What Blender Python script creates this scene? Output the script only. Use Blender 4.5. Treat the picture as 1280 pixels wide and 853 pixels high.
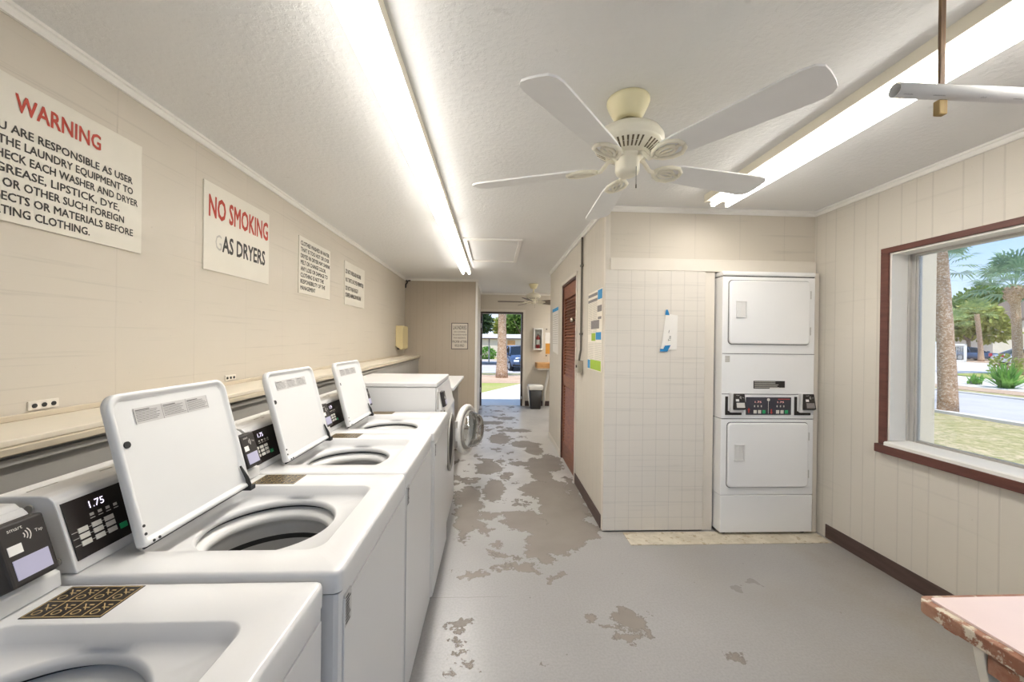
import bpy, bmesh, math, random
from mathutils import Vector, Matrix
random.seed(7)
for o in list(bpy.data.objects):
    bpy.data.objects.remove(o)
SC = bpy.context.scene
COL = SC.collection
R = math.radians
V = Vector

# ------------------------------------------------------------------ camera
CAMH = 1.4428
F = 488.0
cd = bpy.data.cameras.new('camera')
cam = bpy.data.objects.new('camera', cd)
COL.objects.link(cam)
cd.sensor_width = 36.0
cd.lens = F / 1280 * 36.0
cd.clip_start = 0.02
cd.clip_end = 400
yaw, pitch, roll = R(2.617), R(-0.132), R(0.708)
fw = V((math.sin(yaw), math.cos(yaw), 0))
rt = V((math.cos(yaw), -math.sin(yaw), 0))
up = V((0, 0, 1))
fw, up = fw * math.cos(pitch) + up * math.sin(pitch), up * math.cos(pitch) - fw * math.sin(pitch)
rt, up = rt * math.cos(roll) + up * math.sin(roll), up * math.cos(roll) - rt * math.sin(roll)
m = Matrix((rt, up, -fw)).transposed().to_4x4()
m.translation = (0, 0, CAMH)
cam.matrix_world = m
SC.camera = cam

# ------------------------------------------------------------------ exposure, sky, sun
SC.view_settings.view_transform = 'Standard'
SC.view_settings.look = 'None'
SC.view_settings.gamma = 1.0
SC.view_settings.use_curve_mapping = False
SC.view_settings.exposure = 0.46
TUBE = 9.5
LAMP = 8.5      # watts of downward light per metre of each fitting
W = bpy.data.worlds.new('sky')
SC.world = W
W.use_nodes = True
nt = W.node_tree
nt.nodes.clear()
out = nt.nodes.new('ShaderNodeOutputWorld')
bg = nt.nodes.new('ShaderNodeBackground')
tc = nt.nodes.new('ShaderNodeTexCoord')
sep = nt.nodes.new('ShaderNodeSeparateXYZ')
rmp = nt.nodes.new('ShaderNodeValToRGB')
nz = nt.nodes.new('ShaderNodeTexNoise')
mixc = nt.nodes.new('ShaderNodeMixRGB')
crp = nt.nodes.new('ShaderNodeValToRGB')
nt.links.new(tc.outputs['Generated'], sep.inputs[0])
nt.links.new(sep.outputs['Z'], rmp.inputs[0])
rmp.color_ramp.elements[0].position = 0.0
rmp.color_ramp.elements[0].color = (0.80, 0.88, 1.0, 1)
rmp.color_ramp.elements[1].position = 0.55
rmp.color_ramp.elements[1].color = (0.22, 0.42, 0.86, 1)
e = rmp.color_ramp.elements.new(0.16)
e.color = (0.45, 0.66, 1.0, 1)
nz.inputs['Scale'].default_value = 3.0
nz.inputs['Detail'].default_value = 6.0
nt.links.new(tc.outputs['Generated'], nz.inputs['Vector'])
nt.links.new(nz.outputs['Fac'], crp.inputs[0])
crp.color_ramp.elements[0].position = 0.5
crp.color_ramp.elements[0].color = (0, 0, 0, 1)
crp.color_ramp.elements[1].position = 0.8
crp.color_ramp.elements[1].color = (0.5, 0.5, 0.5, 1)
nt.links.new(crp.outputs[0], mixc.inputs[0])
nt.links.new(rmp.outputs[0], mixc.inputs[1])
mixc.inputs[2].default_value = (0.9, 0.93, 1.0, 1)
nt.links.new(mixc.outputs[0], bg.inputs[0])
bg.inputs[1].default_value = 1.02
nt.links.new(bg.outputs[0], out.inputs[0])
sd = bpy.data.lights.new('sun', 'SUN')
sd.energy = 3.8
sd.angle = R(1.2)
sd.color = (1, 0.96, 0.9)
sun = bpy.data.objects.new('sun', sd)
COL.objects.link(sun)
sun.rotation_euler = V((0.04, 0.36, -0.93)).to_track_quat('-Z', 'Y').to_euler()
sun.location = (-10, -10, 20)

# ------------------------------------------------------------------ materials
def hx(h):
    c = [int(h[i:i + 2], 16) / 255 for i in (0, 2, 4)]
    return tuple(((x + 0.055) / 1.055) ** 2.4 if x > 0.04045 else x / 12.92 for x in c)

class NT:
    """tiny node helper"""
    def __init__(s, name):
        s.m = bpy.data.materials.new(name)
        s.m.use_nodes = True
        s.t = s.m.node_tree
        s.b = s.t.nodes['Principled BSDF']
        s.o = s.t.nodes['Material Output']
    def n(s, typ, **kw):
        x = s.t.nodes.new(typ)
        for k, v in kw.items():
            setattr(x, k, v)
        return x
    def l(s, a, b):
        s.t.links.new(a, b)
    def val(s, sock, v):
        if hasattr(v, 'is_output'):
            s.l(v, sock)
        else:
            sock.default_value = v
    def math(s, op, a, b=0.0, c=None, clamp=False):
        x = s.n('ShaderNodeMath', operation=op)
        x.use_clamp = clamp
        s.val(x.inputs[0], a)
        s.val(x.inputs[1], b)
        if c is not None:
            s.val(x.inputs[2], c)
        return x.outputs[0]
    def mix(s, f, a, b, mode='MIX'):
        x = s.n('ShaderNodeMixRGB', blend_type=mode)
        s.val(x.inputs[0], f)
        for i, v in ((1, a), (2, b)):
            if hasattr(v, 'is_output'):
                s.l(v, x.inputs[i])
            else:
                x.inputs[i].default_value = (*v, 1)
        return x.outputs[0]
    def pos(s):
        return s.n('ShaderNodeNewGeometry').outputs['Position']
    def obj(s):
        return s.n('ShaderNodeTexCoord').outputs['Object']
    def noise(s, vec, scale, detail=3.0, rough=0.55, sc3=None):
        if sc3:
            mp = s.n('ShaderNodeMapping')
            mp.inputs['Scale'].default_value = sc3
            s.l(vec, mp.inputs['Vector'])
            vec = mp.outputs[0]
        x = s.n('ShaderNodeTexNoise')
        x.inputs['Scale'].default_value = scale
        x.inputs['Detail'].default_value = detail
        x.inputs['Roughness'].default_value = rough
        s.l(vec, x.inputs['Vector'])
        return x.outputs['Fac']
    def ramp(s, f, lo, hi):
        x = s.n('ShaderNodeMapRange', interpolation_type='SMOOTHSTEP')
        s.val(x.inputs['Value'], f)
        x.inputs['From Min'].default_value = lo
        x.inputs['From Max'].default_value = hi
        return x.outputs[0]
    def bump(s, h, strength=0.3, dist=0.01):
        x = s.n('ShaderNodeBump')
        x.inputs['Strength'].default_value = strength
        x.inputs['Distance'].default_value = dist
        s.l(h, x.inputs['Height'])
        s.l(x.outputs[0], s.b.inputs['Normal'])

MATS = {}
def mat(name, col, rough=0.5, metal=0.0, var=0.06, nscale=14.0, bump=0.0, spec=None, coat=0.0):
    if name in MATS:
        return MATS[name]
    if isinstance(col, str):
        col = hx(col)
    t = NT(name)
    f = t.noise(t.obj(), nscale)
    dark = tuple(c * (1 - var) for c in col)
    lite = tuple(min(1, c * (1 + var * 0.6)) for c in col)
    t.l(t.mix(f, dark, lite), t.b.inputs['Base Color'])
    t.b.inputs['Roughness'].default_value = rough
    t.b.inputs['Metallic'].default_value = metal
    if spec is not None:
        t.b.inputs['Specular IOR Level'].default_value = spec
    if coat:
        t.b.inputs['Coat Weight'].default_value = coat
    if bump:
        t.bump(t.noise(t.obj(), nscale * 6), bump, 0.004)
    MATS[name] = t.m
    return t.m

def emis(name, col, strength):
    t = NT(name)
    t.b.inputs['Base Color'].default_value = (*col, 1)
    t.b.inputs['Emission Color'].default_value = (*col, 1)
    f = t.noise(t.obj(), 3.0)
    t.l(t.math('MULTIPLY_ADD', f, 0.04 * strength, 0.98 * strength), t.b.inputs['Emission Strength'])
    return t.m

def glass(name, tint=(1, 1, 1), gloss=1.0, rough=0.02):
    t = NT(name)
    tr = t.n('ShaderNodeBsdfTransparent')
    tr.inputs[0].default_value = (*tint, 1)
    gl = t.n('ShaderNodeBsdfGlossy')
    gl.inputs['Roughness'].default_value = rough
    fr = t.n('ShaderNodeFresnel')
    fr.inputs[0].default_value = 1.45
    nzf = t.noise(t.obj(), 5.0)
    mx = t.n('ShaderNodeMixShader')
    t.l(t.math('MULTIPLY', fr.outputs[0], t.math('MULTIPLY_ADD', nzf, 0.1, gloss)), mx.inputs[0])
    t.l(tr.outputs[0], mx.inputs[1])
    t.l(gl.outputs[0], mx.inputs[2])
    t.l(mx.outputs[0], t.o.inputs['Surface'])
    return t.m

def panel(name, col, axis, pitch, gw, gdark, hstr, hscale=60.0, hpitch=None, stretch=1.2, off=0.0, vary=0.0):
    """painted wall panelling: upright grooves every pitch and faint level brush lines"""
    t = NT(name)
    col = hx(col)
    P = t.pos()
    sp = t.n('ShaderNodeSeparateXYZ')
    t.l(P, sp.inputs[0])
    a = sp.outputs[axis]
    a = t.math('ADD', a, off)
    if vary:
        # alternate plank widths
        k = t.math('SINE', t.math('MULTIPLY', a, 2 * math.pi / (pitch * 3)))
        a = t.math('MULTIPLY_ADD', k, vary, a)
    d = t.math('PINGPONG', a, pitch / 2)
    g = t.math('SUBTRACT', 1.0, t.ramp(d, gw * 0.4, gw))
    sc = (stretch, stretch, hscale)
    h1 = t.noise(P, 1.0, 4.0, 0.6, sc)
    hl = t.ramp(h1, 0.58, 0.70)
    mot = t.noise(P, 1.7, 4.0)
    base = t.mix(mot, tuple(c * 0.955 for c in col), tuple(c * 1.03 for c in col))
    base = t.mix(t.math('MULTIPLY', hl, hstr), base, tuple(c * 0.6 for c in col))
    hh = g
    if hpitch:
        wob = t.math('MULTIPLY_ADD', t.noise(P, 3.0), 0.02, sp.outputs['Z'])
        dz = t.math('PINGPONG', wob, hpitch / 2)
        gz = t.math('SUBTRACT', 1.0, t.ramp(dz, 0.001, 0.006))
        base = t.mix(t.math('MULTIPLY', gz, gdark), base, tuple(c * 0.72 for c in col))
    spk = t.ramp(t.noise(P, 38.0, 2.0), 0.74, 0.8)
    base = t.mix(t.math('MULTIPLY', spk, 0.25), base, tuple(c * 0.5 for c in col))
    base = t.mix(t.math('MULTIPLY', g, gdark), base, tuple(c * 0.62 for c in col))
    t.l(base, t.b.inputs['Base Color'])
    t.b.inputs['Roughness'].default_value = 0.55
    fine = t.noise(P, 1.0, 3.0, 0.6, (40, 40, 160))
    t.bump(t.math('SUBTRACT', t.math('MULTIPLY', fine, 0.08), hh), 0.25, 0.003)
    return t.m

def ceiling_mat():
    t = NT('textured_ceiling_paint')
    P = t.pos()
    n1 = t.noise(P, 42.0, 4.0, 0.6)
    n2 = t.noise(P, 1.1, 4.0)
    c = hx('e6e5e2')
    base = t.mix(n2, tuple(x * 0.955 for x in c), tuple(x * 1.02 for x in c))
    sp = t.ramp(t.noise(P, 11.0, 3.0), 0.70, 0.76)
    base = t.mix(t.math('MULTIPLY', sp, 0.18), base, hx('a9a49d'))
    t.l(base, t.b.inputs['Base Color'])
    t.b.inputs['Roughness'].default_value = 0.85
    t.bump(t.ramp(n1, 0.42, 0.62), 0.22, 0.005)
    return t.m

SPOTS = [  # worn places in the floor paint: x, y, half-size x, half-size y
    (0.73, 1.99, .10, .085), (0.66, 1.87, .07, .035), (0.76, 1.89, .025, .04), (0.50, 2.01, .035, .05), (0.60, 1.95, .035, .02),
    (-0.15, 1.965, .05, .035), (-0.145, 1.87, .028, .018), (-0.09, 1.76, .018, .026), (-0.165, 1.74, .028, .018), (-0.16, 1.82, .02, .014),
    (0.24, 1.72, .013, .025), (0.18, 2.50, .10, .045), (-0.12, 2.42, .10, .04), (0.06, 2.46, .05, .025), (0.42, 2.38, .045, .03), (0.38, 2.37, .03, .03),
    (1.13, 1.74, .03, .02), (0.46, 2.85, .20, .22), (0.26, 3.10, .16, .17), (0.62, 2.95, .20, .17), (0.32, 2.66, .10, .09), (0.58, 3.30, .18, .5),
    (0.0, 3.20, .22, .05), (-0.04, 2.98, .05, .06), (0.02, 2.78, .05, .035), (0.10, 2.62, .10, .022), (0.02, 2.66, .05, .03), (-0.2, 3.35, .10, .55), (-0.12, 3.05, .08, .07),
    (0.70, 4.6, .11, .33), (0.52, 4.35, .13, .42), (0.45, 3.75, .18, .22), (-0.05, 4.4, .16, .22), (0.3, 4.55, .14, .10), (0.02, 3.75, .10, .3),
    (0.30, 3.22, .25, .05), (0.45, 5.4, .22, .16), (0.1, 5.7, .16, .3), (0.35, 6.2, .28, .1), (-0.02, 6.8, .2, .16), (0.25, 7.2, .16, .14), (0.10, 7.9, .1, .1), (0.55, 5.1, .12, .2),
    (0.28, 2.47, .03, .03), (0.36, 2.55, .06, .04), (0.78, 3.62, .06, .5), (0.62, 3.8, .1, .25),
]
def floor_mat():
    t = NT('worn_grey_floor_paint')
    P = t.pos()
    sp = t.n('ShaderNodeSeparateXYZ')
    t.l(P, sp.inputs[0])
    wob = t.n('ShaderNodeTexNoise')
    wob.inputs['Scale'].default_value = 7.0
    wob.inputs['Detail'].default_value = 7.0
    wob.inputs['Roughness'].default_value = 0.72
    t.l(P, wob.inputs['Vector'])
    w1 = t.n('ShaderNodeVectorMath', operation='SUBTRACT')
    t.l(wob.outputs['Color'], w1.inputs[0])
    w1.inputs[1].default_value = (0.5, 0.5, 0.5)
    w2 = t.n('ShaderNodeVectorMath', operation='MULTIPLY_ADD')
    t.l(w1.outputs[0], w2.inputs[0])
    w2.inputs[1].default_value = (0.34, 0.42, 0)
    t.l(P, w2.inputs[2])
    dmin = None
    for (x, y, a, b) in SPOTS:
        q = t.n('ShaderNodeVectorMath', operation='MULTIPLY_ADD')
        t.l(w2.outputs[0], q.inputs[0])
        q.inputs[1].default_value = (1 / a, 1 / b, 0)
        q.inputs[2].default_value = (-x / a, -y / b, 0)
        ln = t.n('ShaderNodeVectorMath', operation='LENGTH')
        t.l(q.outputs[0], ln.inputs[0])
        # signed distance in metres, roughly
        d = t.math('MULTIPLY', t.math('SUBTRACT', ln.outputs['Value'], 1.0), min(a, b))
        dmin = d if dmin is None else t.math('MINIMUM', dmin, d)
    # smaller ragged flakes along the corridor
    fl = t.math('SUBTRACT', t.noise(P, 4.2, 7.0, 0.62, (1.0, .8, 1)), t.math('MULTIPLY', t.ramp(sp.outputs['X'], 0.35, 0.8), 0.2))
    fl = t.math('SUBTRACT', fl, t.math('SUBTRACT', 0.2, t.math('MULTIPLY', t.ramp(sp.outputs['Y'], 2.3, 3.6), 0.2)))
    dmin = t.math('MINIMUM', dmin, t.math('MULTIPLY', t.math('SUBTRACT', 0.575, fl), 0.25))
    patch = t.math('SUBTRACT', 1.0, t.ramp(dmin, -0.001, 0.003))
    rim = t.math('MULTIPLY', patch, t.ramp(dmin, -0.012, -0.002))
    grime = t.noise(P, 1.6, 5.0)
    fine = t.noise(P, 90.0, 3.0)
    c = hx('989592')
    base = t.mix(grime, tuple(x * 0.88 for x in c), tuple(x * 1.16 for x in c))
    base = t.mix(t.math('MULTIPLY', t.ramp(fine, 0.3, 0.75), 0.28), base, tuple(x * 0.6 for x in c))
    # floor colour lightened along the corridor to carry its brighter light
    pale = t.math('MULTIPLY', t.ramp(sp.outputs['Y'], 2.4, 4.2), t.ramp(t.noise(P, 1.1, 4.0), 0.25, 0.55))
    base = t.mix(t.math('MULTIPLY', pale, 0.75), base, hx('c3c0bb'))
    # brownish grime towards the wall on the right
    br = t.math('MULTIPLY', t.ramp(sp.outputs['X'], 0.9, 2.4), t.ramp(t.noise(P, 1.3, 4.0), 0.35, 0.75))
    base = t.mix(t.math('MULTIPLY', br, 0.75), base, hx('877d68'))
    tone = t.mix(t.noise(P, 4.0, 3.0), hx('756d66'), hx('8f877d'))
    base = t.mix(patch, base, tone)
    base = t.mix(t.math('MULTIPLY', rim, 0.55), base, hx('5f574f'))
    dots = t.ramp(t.noise(P, 30.0, 1.0), 0.77, 0.80)
    base = t.mix(t.math('MULTIPLY', dots, 0.6), base, hx('6b645c'))
    # hairline joint in the slab
    dj = t.math('ABSOLUTE', t.math('SUBTRACT', sp.outputs['Y'], t.math('MULTIPLY_ADD', t.noise(P, 5.0), 0.02, 2.18)))
    jn = t.math('MULTIPLY', t.math('SUBTRACT', 1.0, t.ramp(dj, 0.001, 0.003)), t.math('SUBTRACT', 1.0, t.ramp(sp.outputs['X'], 0.0, 0.15)))
    base = t.mix(t.math('MULTIPLY', jn, 0.5), base, hx('6b645c'))
    t.l(base, t.b.inputs['Base Color'])
    rr = t.math('MULTIPLY_ADD', patch, 0.25, t.math('MULTIPLY_ADD', grime, 0.25, 0.20))
    t.l(rr, t.b.inputs['Roughness'])
    t.b.inputs['Specular IOR Level'].default_value = 0.5
    t.bump(t.math('SUBTRACT', t.math('MULTIPLY', fine, 0.15), patch), 0.3, 0.002)
    return t.m

def ground_mat(name, a, b, c, scale=2.0, fine=60.0, bump=0.4, speck=0.5, rough=0.95):
    t = NT(name)
    P = t.pos()
    f1 = t.ramp(t.noise(P, scale, 5.0, 0.65), 0.36, 0.64)
    f2 = t.ramp(t.noise(P, fine, 4.0, 0.7), 0.40, 0.66)
    base = t.mix(f1, hx(a), hx(b))
    base = t.mix(t.math('MULTIPLY', f2, speck), base, hx(c))
    t.l(base, t.b.inputs['Base Color'])
    t.b.inputs['Roughness'].default_value = rough
    t.b.inputs['Specular IOR Level'].default_value = 0.15
    t.bump(f2, bump, 0.02)
    return t.m

def bark_mat():
    t = NT('palm_bark')
    P = t.obj()
    n1 = t.noise(P, 9.0, 4.0, 0.7, (1, 1, 2.2))
    n2 = t.noise(P, 26.0, 3.0, 0.7, (1, 1, 1.3))
    base = t.mix(t.ramp(n1, 0.35, 0.65), hx('a07c5a'), hx('c2a184'))
    base = t.mix(t.math('MULTIPLY', t.ramp(n2, 0.52, 0.6), 0.7), base, hx('e8dac8'))
    base = t.mix(t.math('MULTIPLY', t.ramp(n2, 0.44, 0.36), 0.0), base, hx('4f3f30'))
    t.l(base, t.b.inputs['Base Color'])
    t.b.inputs['Roughness'].default_value = 0.9
    t.bump(n2, 0.8, 0.03)
    return t.m

def leaf_mat(name, a, b):
    t = NT(name)
    f = t.noise(t.obj(), 3.0, 3.0)
    t.l(t.mix(t.ramp(f, 0.3, 0.7), hx(a), hx(b)), t.b.inputs['Base Color'])
    t.b.inputs['Roughness'].default_value = 0.6
    t.b.inputs['Specular IOR Level'].default_value = 0.3
    tl = t.n('ShaderNodeBsdfTranslucent')
    tl.inputs[0].default_value = (*hx(b), 1)
    mx = t.n('ShaderNodeMixShader')
    mx.inputs[0].default_value = 0.25
    t.l(t.b.outputs[0], mx.inputs[1])
    t.l(tl.outputs[0], mx.inputs[2])
    t.l(mx.outputs[0], t.o.inputs['Surface'])
    return t.m

def wood_mat(name, a, b, axis=(2, 30, 30), rough=0.45):
    t = NT(name)
    f = t.noise(t.obj(), 2.0, 4.0, 0.6, axis)
    t.l(t.mix(t.ramp(f, 0.3, 0.7), hx(a), hx(b)), t.b.inputs['Base Color'])
    t.b.inputs['Roughness'].default_value = rough
    t.bump(f, 0.15, 0.003)
    return t.m

def worn_mat(name, a, b, c, scale=14.0, rough=0.6):
    t = NT(name)
    P = t.obj()
    base = t.mix(t.ramp(t.noise(P, scale, 5.0, 0.7), 0.4, 0.6), hx(a), hx(b))
    base = t.mix(t.ramp(t.noise(P, scale * 2.3, 4.0, 0.7), 0.54, 0.62), base, hx(c))
    t.l(base, t.b.inputs['Base Color'])
    t.b.inputs['Roughness'].default_value = rough
    t.bump(t.noise(P, scale * 3, 4.0), 0.4, 0.004)
    return t.m

M_left = panel('cream_paint_left_wall', 'cbc2b3', 'Y', 0.41, 0.004, 0.10, 0.26, 60.0)
M_right = panel('cream_paint_grooved_panelling', 'd6cfc3', 'Y', 0.105, 0.0055, 0.26, 0.14, 30.0, vary=0.02)
M_front = panel('cream_paint_front_wall', 'd3cabb', 'X', 0.355, 0.003, 0.3, 0.22, 40.0, off=-0.115)
M_grid = panel('cream_paint_scored_panel', 'dcd5ca', 'X', 0.1025, 0.0035, 0.34, 0.28, 60.0, hpitch=0.118, off=-0.928)
M_corr = panel('cream_paint_corridor', 'd0c8ba', 'Y', 0.12, 0.004, 0.3, 0.12, 8.0, stretch=14)
M_alc = panel('tan_paint_alcove', 'b8ab98', 'X', 0.11, 0.004, 0.26, 0.10, 8.0, stretch=14)
M_ceil = ceiling_mat()
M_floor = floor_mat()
M_trimw = mat('white_trim_paint', 'ece9e2', 0.5, var=0.04)
M_cream = mat('cream_trim_paint', 'dfd7ca', 0.5, var=0.05, nscale=9)
M_brown = wood_mat('dark_brown_vinyl', '4a3a34', '5a463f', (3, 3, 20), 0.5)
M_casing = wood_mat('brown_painted_wood', '59332b', '6a3f35', (3, 3, 20), 0.45)
M_dframe = wood_mat('dark_metal_door_frame', '3f3430', '51443c', (3, 3, 20), 0.5)
M_white = mat('white_enamel', 'd8d6d3', 0.28, var=0.02, nscale=5, coat=0.15)
M_whited = mat('bright_white_enamel', 'f1f0ee', 0.25, var=0.015, nscale=5, coat=0.2)
M_white2 = mat('white_plastic', 'dedcd8', 0.4, var=0.03, nscale=8)
M_grey = mat('grey_painted_steel', 'a8a49c', 0.5, var=0.12, nscale=6)
M_steel = mat('stainless_basket', 'c4c3c1', 0.38, 0.25, var=0.1, nscale=20)
M_alu = mat('aluminium_frame', 'c9c6c0', 0.4, 0.35, var=0.15, nscale=9)
M_dark = mat('dark_gap', '2b2a29', 0.7)
M_black = mat('black_plastic', '2a2420', 0.55, var=0.2, nscale=25)
M_glassblk = mat('dark_control_glass', '2e2825', 0.16, var=0.25, nscale=9)
M_btn = mat('pale_button', 'd9d5cb', 0.5)
M_green = mat('green_button', '1d9a5e', 0.45)
M_redp = mat('red_marking', 'b23a2e', 0.5)
M_lcd = emis('lit_lcd', hx('a29fb4'), 0.22)
M_digit = emis('lit_digit', hx('f0e6ff'), 1.1)
M_led = emis('red_led', hx('f0b0a8'), 0.45)
M_ink = mat('black_ink', '35312c', 0.6)
M_inkg = mat('grey_ink', '6a6764', 0.6)
M_inkf = mat('faded_ink', 'b9b4aa', 0.6, var=0.2, nscale=60)
M_red = mat('red_ink', 'b5402c', 0.6, var=0.15, nscale=40)
M_sign = mat('ivory_sign_board', 'dcd6c8', 0.5, var=0.06, nscale=7)
M_lid = mat('white_lid_enamel', 'dcdbd8', 0.3, var=0.02, nscale=5)
M_paper = mat('white_paper', 'ece8e1', 0.8)
M_paperc = mat('cream_paper', 'f0e8da', 0.8, var=0.08)
M_stk = mat('grey_white_label', 'c6c3bf', 0.6)
M_tape = mat('blue_painter_tape', '1d7fb8', 0.6)
M_lblue = mat('blue_print', '2f8fc6', 0.6)
M_lgreen = mat('green_print', 'a5c340', 0.6)
M_lgrey = mat('grey_print', '8b8582', 0.6, var=0.3, nscale=80)
M_gold = mat('gold_print', 'b39a6a', 0.5)
M_sticker = mat('black_sticker', '241e18', 0.35, var=0.2, nscale=30)
M_ledge = mat('cream_ledge_paint', 'd8cebb', 0.5, var=0.10, nscale=4)
M_ledge2 = mat('tan_ledge_paint', 'c8bba4', 0.5, var=0.12, nscale=5)
M_yellow = mat('yellowed_plastic', 'dccb9a', 0.5, var=0.06)
M_ivory = mat('ivory_enamel', 'eee8d4', 0.4, var=0.04)
M_ivory2 = mat('yellowed_ivory_enamel', 'e8deb6', 0.4, var=0.08)
M_blade = mat('white_fan_blade', 'ebeae7', 0.5, var=0.04)
M_bladeu = mat('dark_fan_blade', '6e5f52', 0.5, var=0.15)
M_tube = emis('lit_fluorescent_tube', (1.0, 0.98, 0.95), TUBE)
M_tray = mat('white_fixture_tray', 'ece5d2', 0.4, var=0.04)
M_louv = wood_mat('red_brown_door_stain', '744330', '8f5a3d', (4, 4, 30), 0.45)
M_louvd = wood_mat('dark_red_brown_stain', '43251c', '56322a', (4, 4, 30), 0.5)
M_glass = glass('window_glass', (0.97, 0.98, 0.98), 0.8)
M_bowl = glass('moulded_door_glass', (0.80, 0.82, 0.82), 2.2, 0.06)
M_lam = mat('pink_laminate', 'e4cec6', 0.35, var=0.05, nscale=11)
M_worn = worn_mat('peeling_board_edge', '8a5a42', 'a37a62', 'cfc3ae', 9.0)
M_rust = worn_mat('flaking_orange_edge', 'a5552c', '7a4a35', 'bfae98', 16.0)
M_strut = mat('cream_strut_paint', 'd9d1c2', 0.5)
M_pvc = mat('white_pvc', 'dddcda', 0.4, var=0.03)
M_stick = wood_mat('weathered_strip', '5c4634', '8d6f4e', (30, 30, 3), 0.7)
M_stick2 = wood_mat('ochre_wood', '8a7048', 'a8905f', (30, 30, 3), 0.7)
M_conduit = mat('grey_conduit', '6f6a60', 0.5, var=0.15)
M_box = mat('grey_box_paint', 'a59e90', 0.5, var=0.1)
M_knob = mat('brushed_nickel', 'c9c2b4', 0.25, 0.9)
M_ext = mat('red_enamel', 'b5232a', 0.35)
M_oak = wood_mat('oak_shelf', 'b9854f', 'd1a36c', (3, 20, 20), 0.5)
M_bag = mat('black_bin_liner', '24211f', 0.4, var=0.3, nscale=20)
M_hazel = mat('amber_card', 'd79a3c', 0.6)
M_patch = worn_mat('bare_plywood_sill', 'cdc4b1', 'bfb5a1', 'ab9d84', 7.0, 0.8)
M_grass = ground_mat('dry_lawn', 'b3a878', 'ccb996', '848a4e', 1.3, 9.0, 0.8, 0.75)
M_grass2 = ground_mat('green_lawn', 'a8ad62', 'b8ae78', '8aa047', 0.6, 24.0, 0.5, 0.6)
M_mulch = ground_mat('pale_mulch', 'c3a98f', 'b3957c', 'd9c4ad', 1.5, 20.0)
M_road = ground_mat('grey_asphalt', 'b9b6b6', 'c4c1c0', 'aaa7a7', 0.5, 80.0, 0.2, 0.3)
M_conc = ground_mat('pale_concrete', 'd9d4cc', 'cfc8be', 'e0dcd4', 0.6, 50.0, 0.2, 0.3)
M_lot = ground_mat('bleached_lot', 'd8d0c8', 'cfc6bd', 'dfd8d0', 0.3, 30.0, 0.1, 0.3)
M_bark = bark_mat()
M_palm = leaf_mat('palm_leaf', '6f8a63', 'a9bb74')
M_palm2 = leaf_mat('blue_green_palm_leaf', '64836f', '8fae8a')
M_oakleaf = leaf_mat('tree_leaf', '4f6e35', '84a050')
M_dleaf = leaf_mat('dark_leaf', '32472f', '52683f')
M_yleaf = leaf_mat('yellow_green_leaf', '839247', 'b7b866')
M_hedge = leaf_mat('hedge_leaf', '4f8a30', '7fb04c')
M_trunk = mat('grey_trunk', '8d7f70', 0.9, var=0.3, nscale=6)
M_stucco = mat('beige_stucco', 'd9d0bf', 0.9, var=0.05, nscale=20, bump=0.3)
M_roof = mat('brown_roof_edge', '7a6a5a', 0.8)
M_carblue = mat('dark_blue_car_paint', '4a5d7c', 0.25, 0.3, var=0.05, coat=0.5)
M_carsil = mat('silver_car_paint', 'c9cbd0', 0.25, 0.3, var=0.05, coat=0.5)
M_carwin = mat('dark_car_glass', '1d2226', 0.08, var=0.1)
M_tyre = mat('black_rubber', '1c1c1c', 0.8)
M_hub = mat('wheel_alloy', 'b5b7ba', 0.3, 0.7)
M_lamp = mat('clear_headlamp', 'e9eef2', 0.1)

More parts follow.
